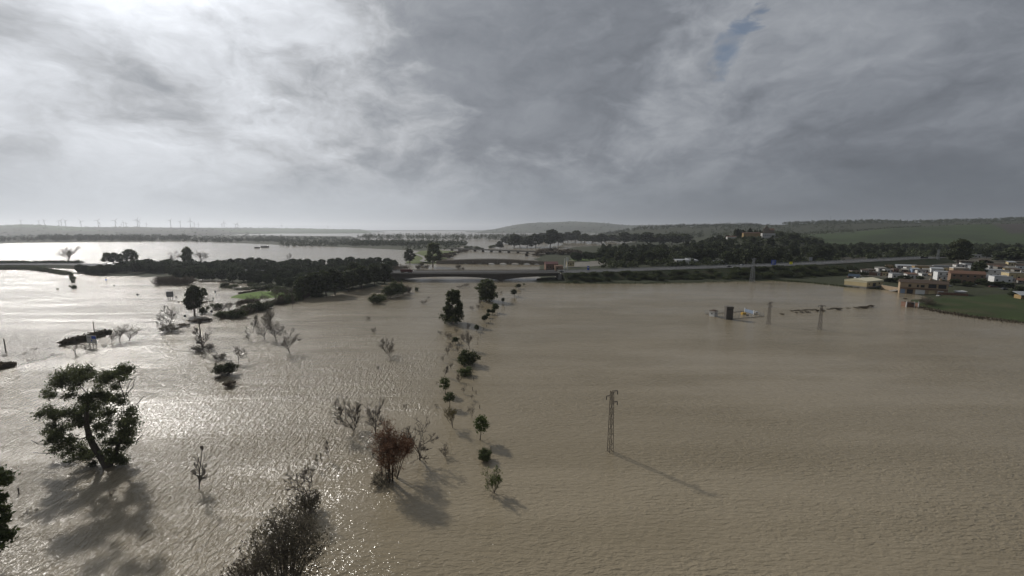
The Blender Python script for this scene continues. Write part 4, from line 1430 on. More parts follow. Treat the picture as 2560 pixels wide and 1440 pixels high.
# ------------------------------------------------------------------ old arched stone bridge
def stone_bridge():
    A, B = G(1092, 659), G(1366, 661)
    L = np.linalg.norm(B[:2] - A[:2])
    ang = math.atan2(B[1] - A[1], B[0] - A[0])
    root = thing('arched_bridge', 'old humped stone bridge, its arches drowned almost to the crown', 'bridge', (A[0], A[1], 0), ang)
    W_ = 6.0
    def top(x):
        u = x / L
        return 3.2 + 2.6 * math.sin(math.pi * min(max((u - 0.02) / 0.96, 0), 1)) ** 1.2
    arches = [(0.40, 3.2, 0.5), (0.27, 2.4, 0.5), (0.505, 4.6, 1.5), (0.61, 5.2, 1.8), (0.72, 5.4, 1.9), (0.825, 4.6, 1.4), (0.915, 3.6, 0.9)]
    arches = [(u * L, r, z) for u, r, z in arches]
    def soff(x):
        for c, r, zc_ in arches:
            if abs(x - c) < r:
                return max(zc_ * math.sqrt(1 - ((x - c) / r) ** 2), 0.02)
        return -2.0
    xs = np.unique(np.concatenate([np.linspace(0, L, 150)] + [np.linspace(c - r, c + r, 15) for c, r, _ in arches]))
    vs, qs = [], []
    for k, x in enumerate(xs):
        for y_, z_ in ((-W_ / 2, top(x)), (-W_ / 2, soff(x)), (W_ / 2, soff(x)), (W_ / 2, top(x))):
            vs.append((x, y_, z_))
        if k:
            a, b_ = (k - 1) * 4, k * 4
            qs += [(a + j, b_ + j, b_ + (j + 1) % 4, a + (j + 1) % 4) for j in range(4)]
    mb = MB()
    mb.add(vs, qs)
    mb.q += [(0, 1, 2, 3), tuple((len(xs) - 1) * 4 + j for j in (3, 2, 1, 0))]
    mb.build('spandrel_wall', M['stone'], root)
    for s in (-1, 1):
        cb = MB()
        for a, b_ in zip(np.linspace(0, L, 61)[:-1], np.linspace(0, L, 61)[1:]):
            cb.bar((a, s * (W_ / 2 - 0.1), top(a) + 1.05), (b_, s * (W_ / 2 - 0.1), top(b_) + 1.05), 0.16)
            cb.bar((a, s * (W_ / 2 - 0.1), top(a) + 0.12), (b_, s * (W_ / 2 - 0.1), top(b_) + 0.12), 0.3)
        cb.build('railing', M['stone'], root)
        for a in np.linspace(0.5, L - 0.5, 62):
            MB().box(a - 0.28, a + 0.28, s * (W_ / 2 - 0.1) - 0.2, s * (W_ / 2 - 0.1) + 0.2, top(a), top(a) + 1.25).build('parapet_post', M['stone'], root)
    edges = [0.335, 0.455, 0.557, 0.665, 0.772, 0.872, 0.21]
    for u in edges:
        x = u * L
        MB().hexa([(x - 1.5, -W_ / 2 - 2.2, -2), (x + 1.5, -W_ / 2 - 2.2, -2), (x + 1.5, -W_ / 2 + 0.1, -2), (x - 1.5, -W_ / 2 + 0.1, -2),
                   (x - 0.3, -W_ / 2 - 1.2, top(x) * 0.62), (x + 0.3, -W_ / 2 - 1.2, top(x) * 0.62), (x + 1.2, -W_ / 2 + 0.1, top(x) * 0.72), (x - 1.2, -W_ / 2 + 0.1, top(x) * 0.72)]).build('cutwater', M['stone'], root)
stone_bridge()
# pale track curving to the old bridge
tr = spline(np.array([GT(1040, 637), GT(1058, 643), GT(1062, 648), GT(1055, 653), GT(1070, 657), GT(1095, 657)]), 24)
vs, qs = [], []
for i, p in enumerate(tr):
    d = tr[min(i + 1, 23)] - tr[max(i - 1, 0)]
    n = np.array([-d[1], d[0]]) / (np.hypot(d[0], d[1]) + 1e-9)
    for s in (-3, 3):
        vs.append((p[0] + n[0] * s, p[1] + n[1] * s, 2.2))
    if i:
        qs.append((2 * i - 2, 2 * i, 2 * i + 1, 2 * i - 1))
mb = MB()
mb.add(vs, qs)
tag(mb.build('path', M['concrete']), kind='structure')

# ------------------------------------------------------------------ farther low viaduct
def viaduct():
    A, B = G(1125, 626), G(1375, 636)
    d = (B - A)[:2]
    L = np.linalg.norm(d)
    root = thing('road_viaduct', 'low grey road viaduct crossing the flood upstream of the old bridge', 'bridge', (A[0], A[1], 0), math.atan2(d[1], d[0]))
    MB().box(0, L, -4.5, 4.5, 3.0, 4.3).build('deck', M['concrete'], root)
    for s in (-4.4, 4.4):
        MB().box(0, L, s - 0.15, s + 0.15, 4.3, 5.2).build('parapet', M['concrete'], root)
    for x in np.linspace(6, L - 6, 12):
        MB().box(x - 0.5, x + 0.5, -3.6, 3.6, -2, 3.0).build('pier', M['dark_concrete'], root)
viaduct()

# ================================================================== power pylons standing in the flood
def lattice(name, label, px, base, top, w0, w1, arms, m, group=None, yaw=0.35, memb=0.11, z=None):
    p = GT(px, base) if z is None else G(px, base, z)
    H = PY(px + (px - 1280) * (base - top) / 8300, top, p[1])[2] - p[2]
    root = thing(name, label, 'pylon', tuple(p), yaw, group)
    def corner(sx, sy, zz):
        w_ = (w0 + (w1 - w0) * max(zz, 0) / H) / 2
        return (sx * w_, sy * w_, zz)
    for sx in (-1, 1):
        for sy in (-1, 1):
            MB().bar(corner(sx, sy, -1.5), corner(sx, sy, H), memb * 1.2).build('leg', m, root)
    nb = max(8, int(H / 1.0))
    br = MB()
    for k in range(nb):
        a, b_ = H * k / nb, H * (k + 1) / nb
        for (s0, s1) in (((-1, -1), (1, -1)), ((1, -1), (1, 1)), ((1, 1), (-1, 1)), ((-1, 1), (-1, -1))):
            q0, q1 = (s0, s1) if k % 2 else (s1, s0)
            br.bar(corner(*q0, a), corner(*q1, b_), memb * 0.7)
    tag(br.build('bracing', m, root), kind='stuff')
    for (f, side, ln) in arms:
        zz = H * f
        ab = MB()
        w_ = w1 / 2
        ab.bar((side * w_, -w_, zz), (side * (w_ + ln), 0, zz), memb)
        ab.bar((side * w_, w_, zz), (side * (w_ + ln), 0, zz), memb)
        ab.bar((side * w_, 0, zz - 0.5), (side * (w_ + ln), 0, zz), memb * 0.8)
        arm = ab.build('crossarm', m, root)
        ib = MB()
        for kk in range(4):
            ib.tube([(side * (w_ + ln), 0, zz - 0.12 - kk * 0.18), (side * (w_ + ln), 0, zz - 0.26 - kk * 0.18)], [0.11, 0.07], 6)
        ib.bar((side * (w_ + ln), 0, zz), (side * (w_ + ln), 0, zz - 0.9), 0.05)
        tag(ib.build('insulator', M['dark'], arm), kind='stuff')
    return root


A3 = ((0.995, 1, 1.5), (0.93, -1, 1.5), (0.82, 1, 1.5))
lattice('lattice_pylon', 'dark lattice power pylon standing alone in open tan water with long shadow', 1525.5, 1129, 977, 0.92, 0.5, ((0.995, 1, 1.0), (0.93, -1, 0.95), (0.82, 1, 1.0)), M['rust'], yaw=0.3, memb=0.07)
lattice('lattice_pylon', 'dark lattice power pylon in water beside the fenced pump enclosure', 1921, 811, 755, 1.25, 0.6, A3, M['rust'], yaw=0.5, memb=0.085)
lattice('lattice_pylon', 'dark lattice power pylon with T top by the line of drowned bushes', 2049, 824, 763, 1.25, 0.5, ((0.99, 1, 1.1), (0.99, -1, 1.1)), M['rust'], yaw=-0.2, memb=0.085)
lattice('lattice_pylon', 'pale tall lattice pylon at the foot of the motorway slope', 1880, 706, 646, 3.2, 1.0, ((0.98, 1, 2.2), (0.98, -1, 2.2), (0.9, 1, 1.6)), M['galv'], yaw=0.2, memb=0.2)
lattice('lattice_pylon', 'pale grey lattice pylon behind the village houses', 2343, 657, 624, 3.0, 1.0, ((0.97, 1, 2.5), (0.97, -1, 2.5)), M['galv'], yaw=0.2, memb=0.25)

# ================================================================== pump enclosure
def enclosure():
    A, B, C_, D_ = (G(1763, 785.5), G(1815, 798.8), G(1909, 791.2), G(1860, 778.5))
    o = B
    root = thing('enclosure_fence', 'square wire fence on a drowned wall round the concrete tower', 'fence', (o[0], o[1], 0))
    for p, q in ((A, B), (B, C_), (C_, D_), (D_, A)):
        p, q = p[:2] - o[:2], q[:2] - o[:2]
        L = np.linalg.norm(q - p)
        MB().bar((p[0], p[1], -0.05), (q[0], q[1], -0.05), 0.42).build('wall_coping', M['dark_concrete'], root)
        n = max(3, int(L / 2.6))
        for k in range(n):
            c = p + (q - p) * k / n
            MB().bar((c[0], c[1], -0.5), (c[0], c[1], 1.9), 0.09).build('fence_post', M['galv'], root)
        wb = MB()
        for zz in (0.5, 0.95, 1.4, 1.85):
            wb.bar((p[0], p[1], zz), (q[0], q[1], zz), 0.022)
        for k in range(int(L / 0.6)):
            c = p + (q - p) * (k * 0.6 / L)
            wb.bar((c[0], c[1], 0.2), (c[0], c[1], 1.85), 0.018)
        tag(wb.build('wire_mesh', M['galv'], root), kind='stuff')
    # white hut
    p = G(1783, 790)
    rt = thing('pump_hut', 'small white hut with dark hipped roof in the flooded enclosure', 'hut', tuple(p), 0.62)
    w_ = 1.45
    h = 2.6
    MB().box(-w_, w_, -w_, w_, -1.5, h).build('wall', M['white'], rt)
    MB().box(-w_ - 0.45, w_ + 0.45, -w_ - 0.45, w_ + 0.45, h, h + 0.14).build('eaves_slab', M['white'], rt)
    rb = MB()
    e = w_ + 0.42
    rb.add([(-e, -e, h + 0.14), (e, -e, h + 0.14), (e, e, h + 0.14), (-e, e, h + 0.14), (0, 0, h + 0.95)], ((3, 2, 1, 0),), ((0, 1, 4), (1, 2, 4), (2, 3, 4), (3, 0, 4)))
    rb.build('roof', M['brown_tile'], rt)
    MB().box(-0.3, 0.3, -w_ - 0.04, -w_ + 0.02, 1.1, 1.75).build('window', M['glass'], rt)
    MB().box(-w_ - 0.04, -w_ + 0.02, -0.3, 0.3, 1.1, 1.75).build('window', M['glass'], rt)
    # concrete tower
    p = G(1823.5, 799)
    rt = thing('concrete_tower', 'tall weathered dark concrete tower with slot opening, streaked with damp', 'tower', tuple(p), -0.12)
    H = PY(1823.5, 767, p[1])[2]
    w_ = 1.62
    MB().box(-w_, w_, 0, 3.0, -1.5, H - 0.9).build('shaft', M['dark_concrete'], rt)
    MB().box(-w_ - 0.1, w_ + 0.1, -0.1, 3.1, H - 0.9, H).build('head', M['dark_concrete'], rt)
    MB().box(-0.9, 0.9, -0.13, 0.0, H - 1.45, H - 1.05).build('slot', M['dark'], rt)
    for x_ in (-1.0, 0.0, 1.0):
        MB().box(x_ - 0.12, x_ + 0.12, -0.07, 0.0, 0.1, H - 1.7).build('rib', M['dark_concrete'], rt)
    MB().box(1.02, 1.4, -0.1, 0.0, 0.1, 1.6).build('door', M['dark'], rt)
    # gate
    p, q = G(1861.5, 779.5), G(1884, 786)
    d = (q - p)[:2]
    L = np.linalg.norm(d)
    rt = thing('metal_gate', 'blue-grey double gate between white posts in the flooded enclosure', 'gate', (p[0], p[1], 0), math.atan2(d[1], d[0]))
    for x_ in (0, L):
        MB().box(x_ - 0.18, x_ + 0.18, -0.18, 0.18, -1, 2.25).build('gate_post', M['white'], rt)
    for a, b_ in ((0.25, L / 2 - 0.05), (L / 2 + 0.05, L - 0.25)):
        lf = MB().box(a, b_, -0.04, 0.04, 0.1, 1.9).build('gate_leaf', M['blue_door'], rt)
        fb = MB()
        for zz in (0.15, 1.0, 1.85):
            fb.box(a, b_, -0.09, -0.05, zz - 0.05, zz + 0.05)
        tag(fb.build('crossbar', M['galv'], lf), kind='stuff')
    # yellow machine and drum
    p = G(1859, 786)
    rt = thing('yellow_tank', 'half-drowned yellow machine housing beside the blue-grey gate', 'machine', tuple(p), 0.3)
    MB().box(-1.3, 0.9, -0.7, 0.7, -0.6, 0.95).build('housing', M['yellow_paint'], rt)
    MB().box(-1.0, -0.2, -0.5, 0.5, 0.95, 1.2).build('hood', M['yellow_paint'], rt)
    MB().tube([(0.95, 0, 0.2), (1.5, 0, 0.2)], [0.35, 0.35], 10, True).build('pipe_flange', M['brick'], rt)
    p = G(1868, 789)
    rt = thing('rusty_drum', 'dark rusty drum floating in front of the yellow machine', 'drum', tuple(p), 0.5)
    MB().tube([(-0.6, 0, 0.15), (-0.6, 0, 0.15), (0.6, 0, 0.25), (0.6, 0, 0.25)], [0.0, 0.45, 0.45, 0.0], 12).build('barrel', M['rust'], rt)
    MB().tube([(-0.2, 0, 0.18), (-0.14, 0, 0.18)], [0.48, 0.48], 12).build('hoop', M['dark'], rt)
    p = G(1891, 782)
    rt = thing('white_tank', 'small white rounded tank poking from water right of the gate', 'tank', tuple(p), 0.2)
    MB().tube([(-0.8, 0, 0.3), (-0.75, 0, 0.3), (0.75, 0, 0.45), (0.8, 0, 0.45)], [0.0, 0.42, 0.42, 0.0], 10).build('shell', M['white'], rt)
    MB().box(-0.3, 0.3, -0.25, 0.25, -0.5, 0.0).build('stand', M['rust'], rt)
enclosure()

# drowned bushes in two lines towards the shore
GRP = 'drowned bush tops in a line'
rng = random.Random(41)
for k in range(26):
    f = k / 25
    x = 1980 + f * 205
    y = 777.5 - f * 10.5 + rng.uniform(-0.5, 0.5)
    if rng.random() < 0.85:
        T('scrub%d' % (k % 2), x, y, y - rng.uniform(1.5, 2.8), rng.uniform(5, 10), 'drowned_bush', 'twiggy top of a drowned bush in the line leading to the shore', 'shrub', GRP)
for (x, y, hgt, wd) in ((1955, 786, 2.5, 11), (1991, 783, 3, 6), (2004, 782, 3.5, 8), (2017, 781, 3, 12), (2045, 779, 4, 8), (2057, 778.5, 3.5, 10), (2095, 775, 3.5, 11), (2145, 772, 4, 8), (2156, 770.5, 4, 13), (2167, 770, 4, 11), (2179, 767.5, 5, 12), (2263, 748, 3, 8)):
    T('scrub%d' % (x % 2), x, y, y - hgt, wd, 'drowned_bush', 'larger scruffy drowned bush standing just off the line of bush tops', 'shrub', 'larger drowned bushes')

# ================================================================== fence posts
GRP = 'drowned fence posts'
posts = [(1184, 951, 8), (1181, 976, 8), (1190, 985, 9), (1199, 1021, 9), (1227, 1127, 9), (1092, 961, 8), (1201, 841, 9), (1205, 833, 8), (1209, 826, 8), (1216, 818, 7), (1221, 812, 7), (1226, 806, 7), (1232, 801, 7), (1237, 797, 6), (1243, 791, 6),
         (1249, 786, 6), (1255, 780, 6), (1261, 774, 6), (1267, 768, 6), (1272, 763, 5), (1280, 757, 5), (1286, 752, 5), (1291, 747, 5), (1296, 742, 5), (1302, 733, 5), (1309, 725, 5), (1315, 718, 4), (1195, 850, 8), (1182, 930, 8),
         (47, 1234, 15), (1194, 862, 8)]
for (x, y, hp) in posts:
    p = G(x, y)
    h = hp * mpp(p) * 1.02
    r = thing('fence_post', 'thin dark fence post sticking out of the floodwater', 'post', tuple(p), 0.0, GRP)
    MB().bar((0, 0, -0.6), (0.03, 0, h), 0.15, 0.12).build('stake', M['bark'], r)
    MB().box(-0.09, 0.13, -0.09, 0.09, h - 0.04, h + 0.03).build('cap', M['rust'], r)
GRP = 'marker stakes in the glitter'
for (x, y, hp) in ((409, 846, 8), (419, 862, 7), (430, 876, 7), (442, 895, 8), (457, 913, 8), (364, 841, 5), (435, 970, 8), (463, 945, 8)):
    p = G(x, y)
    r = thing('stake', 'slim stake slanting from the glittering current below the brushy hump', 'post', tuple(p), 0.0, GRP)
    MB().bar((0, 0, -0.6), (0.1, 0, hp * mpp(p)), 0.10, 0.07).build('shaft', M['bark'], r)
    MB().box(-0.03, 0.15, -0.06, 0.06, hp * mpp(p) * 0.8, hp * mpp(p) * 0.8 + 0.05).build('tie', M['rust'], r)

# poles
for (x, b_, tp, lab) in ((15, 881, 847, 'leaning dark timber utility pole near the short tapering bank'), (237, 836, 804, 'dark timber pole rising behind the long brush bank and billboard')):
    p = G(x, b_)
    H = PY(x, tp, p[1])[2]
    r = thing('utility_pole', lab, 'pole', tuple(p))
    MB().tube([(0, 0, -1), (0, 0, H)], [0.2, 0.15], 8, True).build('shaft', M['bark'], r)
    MB().box(-0.22, 0.22, -0.22, 0.22, H, H + 0.08).build('cap', M['rust'], r)
GRP = 'poles in the lake'
for (x, b_, tp) in ((54, 623, 612), (248, 615, 608), (350, 612, 605), (361, 611, 606), (400, 610, 606), (550, 610, 606)):
    p = G(x, b_)
    H = PY(x, tp, p[1])[2]
    r = thing('utility_pole', 'distant thin pole standing in the bright lake', 'pole', tuple(p), 0, GRP)
    MB().tube([(0, 0, -1), (0, 0, H)], [0.35, 0.28], 6, True).build('shaft', M['bark'], r)
    MB().box(-1.6, 1.6, -0.15, 0.15, H - 1.0, H - 0.7).build('crossarm', M['bark'], r)

# ================================================================== billboards and road signs on the left
def billboard(px, base, x0, x1, y0, y1, label, face, yaw):
    p = G(px, base)
    mp = mpp(p)
    W_ = (x1 - x0) * mp / math.cos(yaw) * 1.0
    z1 = PY(px, y0, p[1])[2]
    z0 = PY(px, y1, p[1])[2]
    r = thing('billboard', label, 'billboard', tuple(p), yaw)
    bd = MB().box(-W_ / 2, W_ / 2, -0.08, 0.08, z0, z1).build('panel', face, r)
    for s in (-0.33, 0.0, 0.33):
        MB().box(W_ * s - 0.11, W_ * s + 0.11, 0.10, 0.32, -1, z1 - 0.3).build('leg', M['rust'], r)
    return r, bd, W_, z0, z1
r, bd, W_, z0, z1 = billboard(232, 869, 219, 246, 839, 858, 'white billboard with blue block, standing in glitter before the brush bank', M['whitewash'], -0.12)
MB().box(W_ * 0.02, W_ * 0.47, -0.10, -0.085, z0 + (z1 - z0) * 0.58, z1 - 0.15).build('blue_block', M['blue_sign'], bd)
MB().box(-W_ * 0.42, -W_ * 0.12, -0.10, -0.085, z0 + (z1 - z0) * 0.68, z0 + (z1 - z0) * 0.82).build('print_line', M['grey'], bd)
MB().box(-W_ * 0.04, W_ * 0.06, -0.10, -0.085, z0 + (z1 - z0) * 0.25, z0 + (z1 - z0) * 0.45).build('print_mark', M['blue_sign'], bd)
r, bd, W_, z0, z1 = billboard(426, 749, 419, 434, 729, 742, 'dark back of a billboard on legs left of tall eucalyptus', M['grey'], 0.25)
for s in (0.25, 0.6):
    MB().box(-W_ / 2, W_ / 2, -0.2, -0.09, z0 + (z1 - z0) * s, z0 + (z1 - z0) * s + 0.15).build('rail', M['dark'], bd)


def round_sign(px, base, top, label, shape, m, group=None):
    p = GT(px, base)
    H = PY(px, top, p[1])[2] - p[2]
    r = thing('road_sign', label, 'road sign', tuple(p), 0.1, group)
    MB().bar((0, 0, -0.8), (0, 0, H), 0.12).build('post', M['galv'], r)
    d = 0.65
    mb = MB()
    n = {'disc': 14, 'tri': 3}[shape]
    for yy_ in (-0.16, -0.09):
        mb.v += [(d * math.sin(2 * math.pi * k / n + math.pi * (shape == 'tri')), yy_, H - 0.4 + d * math.cos(2 * math.pi * k / n + math.pi * (shape == 'tri'))) for k in range(n)]
    mb.n = 2 * n
    mb.q = [(k, (k + 1) % n, n + (k + 1) % n, n + k) for k in range(n)]
    mb.t = [(0, k, k + 1) for k in range(1, n - 1)] + [(n, n + k + 1, n + k) for k in range(1, n - 1)]
    mb.build('sign_plate', m, r)
round_sign(345, 744, 735, 'round sign on thin post alone in bright glitter', 'disc', M['dark'])
round_sign(266, 705, 698, 'round blue sign on the drowned slip road by the pine grove', 'disc', M['blue_sign'])
round_sign(286, 718, 712, 'upside-down triangular sign beyond the round blue one', 'tri', M['dark'])
round_sign(530, 789, 777, 'round dark sign in the channel right of tall eucalyptus', 'disc', M['dark'])
round_sign(463, 795, 788, 'small dark sign left of the tall eucalyptus trunk', 'disc', M['dark'])
round_sign(534, 752, 744, 'triangular sign at the end of the drowned kerb', 'tri', M['dark'])
round_sign(539, 736, 728, 'small post sign left of the grass island', 'disc', M['galv'])
round_sign(441, 746, 741, 'stubby sign right of the billboard back', 'tri', M['dark'])

# ================================================================== things on the motorway
def car_mesh_parts(root, L, W_, H, m):
    bb = MB()
    bb.hexa([(-L / 2, -W_ / 2, 0.3), (L / 2, -W_ / 2, 0.3), (L / 2, W_ / 2, 0.3), (-L / 2, W_ / 2, 0.3), (-L / 2 + 0.1, -W_ / 2 + 0.05, H * 0.58), (L / 2 - 0.15, -W_ / 2 + 0.05, H * 0.55), (L / 2 - 0.15, W_ / 2 - 0.05, H * 0.55), (-L / 2 + 0.1, W_ / 2 - 0.05, H * 0.58)])
    bb.build('body', m, root)
    cb = MB()
    cb.hexa([(-L * 0.36, -W_ / 2 + 0.1, H * 0.56), (L * 0.22, -W_ / 2 + 0.1, H * 0.56), (L * 0.22, W_ / 2 - 0.1, H * 0.56), (-L * 0.36, W_ / 2 - 0.1, H * 0.56),
             (-L * 0.24, -W_ / 2 + 0.25, H), (L * 0.05, -W_ / 2 + 0.25, H), (L * 0.05, W_ / 2 - 0.25, H), (-L * 0.24, W_ / 2 - 0.25, H)])
    cb.build('cabin_glass', M['glass'], root)
    for sx in (-0.31, 0.31):
        for sy in (-1, 1):
            MB().tube([(L * sx, sy * W_ / 2 - 0.12, 0.33), (L * sx, sy * W_ / 2 + 0.04, 0.33)], [0.33, 0.33], 12, True).build('wheel', M['rubber'], root)


def on_road(px, py_guess, off):
    x = G(px, py_guess, 8)[0]
    for _ in range(3):
        yc, n, z = road_at(x)
        r = ray(px, py_guess)
        x = r[0] / r[1] * (yc + n[1] * off)
    yc, n, z = road_at(x)
    yaw = math.atan2(-n[0], n[1])
    return (x + n[0] * off, yc + n[1] * off, z + 0.04), yaw


for (px, lab, m, off) in ((1402, 'dark car driving off the right end of the motorway bridge', M['dark'], -6), (1820, 'dark car on the motorway left of the blue sign', M['dark'], -6), (1858, 'grey car on the far carriageway between the two motorway cars', M['grey'], 6)):
    lo, yaw = on_road(px, 675, off)
    r = thing('car', lab, 'car', lo, yaw)
    car_mesh_parts(r, 4.4, 1.85, 1.5, m)
lo, yaw = on_road(1018, 678, -6)
r = thing('lorry', 'dark red lorry crossing the left end of the motorway bridge', 'lorry', lo, yaw)
MB().box(-5.2, 3.0, -1.25, 1.25, 1.0, 3.2).build('trailer', M['red_paint'], r)
cab = MB().hexa([(3.2, -1.2, 0.7), (5.2, -1.2, 0.7), (5.2, 1.2, 0.7), (3.2, 1.2, 0.7), (3.2, -1.15, 3.0), (4.9, -1.15, 3.0), (4.9, 1.15, 3.0), (3.2, 1.15, 3.0)]).build('cab', M['red_paint'], r)
MB().box(4.2, 5.0, -1.22, 1.22, 1.9, 2.6).build('windscreen', M['glass'], cab)
MB().box(-5.2, 3.0, -1.0, 1.0, 0.7, 1.0).build('chassis', M['dark'], r)
for sx in (-4.2, -3.0, 2.0, 4.2):
    for sy in (-1, 1):
        MB().tube([(sx, sy * 1.0, 0.5), (sx, sy * 1.27, 0.5)], [0.5, 0.5], 12, True).build('wheel', M['rubber'], r)


def panel_sign(px, py, x0, x1, y0, y1, label, m, off, z_extra=0, marks=None):
    lo, yaw = on_road(px, py, off)
    mp = mpp(np.array(lo))
    W_ = (x1 - x0) * mp
    z1, z0 = PY(px, y0, lo[1])[2] - lo[2], PY(px, y1, lo[1])[2] - lo[2]
    r = thing('road_sign', label, 'road sign', (lo[0], lo[1], lo[2] - 0.3), yaw * 0.3)
    pn = MB().box(-W_ / 2, W_ / 2, -0.08, 0.04, z0, z1).build('sign_panel', m, r)
    for s in (-0.3, 0.3):
        MB().box(W_ * s - 0.1, W_ * s + 0.1, 0.05, 0.22, -0.6, z1 - 0.2).build('post', M['galv'], r)
    if marks:
        for (a, b_, c, d) in marks:
            MB().box(W_ * a, W_ * b_, -0.11, -0.085, z0 + (z1 - z0) * c, z0 + (z1 - z0) * d).build('print_line', M['white'], pn)
    return r
panel_sign(1929, 663, 1923, 1935, 649, 661, 'large blue motorway direction sign with white lines on the embankment crest', M['blue_sign'], -11.2,
           marks=((-0.36, 0.3, 0.74, 0.82), (-0.36, 0.1, 0.52, 0.60), (-0.36, 0.36, 0.34, 0.42), (-0.36, 0.0, 0.14, 0.22)))
panel_sign(1971, 662, 1968, 1975.5, 653.5, 660, 'small bright yellow sign right of the blue motorway sign', M['yellow_sign'], -11.0)
panel_sign(2035, 657, 2031, 2040, 642, 651, 'pale grey sign back above the stone retaining wall', M['grey'], 11.5)
panel_sign(1475, 677, 1472.5, 1477.5, 664, 676, 'narrow upright blue sign at the roadside by the lay-by', M['blue_sign'], 10.5, marks=((-0.3, 0.3, 0.6, 0.8),))

# filling-station style mast sign
p = G(1414, 678, 5)
yl = p[1] + 22
for (x_, tp, nm) in ((1411.5, 647, 0), (1418, 644, 1)):
    q = PY(x_, 676, yl)
    H = PY(x_, tp, yl)[2]
    r = thing('mast_sign', ('tall white mast sign with cross plates beside the red building' if nm else 'plain tall white post left of the mast sign'), 'mast', (q[0], yl, 4.0))
    MB().bar((0, 0, -2), (0, 0, H - 4), 0.7).build('mast', M['white'], r)
    if nm:
        for s, a in ((0, 0.7), (1, 2.2), (2, 3.6)):
            MB().box(-1.2, 1.2, -0.2, 0.2, H - 4 - a, H - 4 - a + 0.7).build('plate', M['white'], r)
    else:
        MB().box(-0.4, 0.4, -0.25, 0.25, H - 4, H - 3.8).build('cap', M['white'], r)


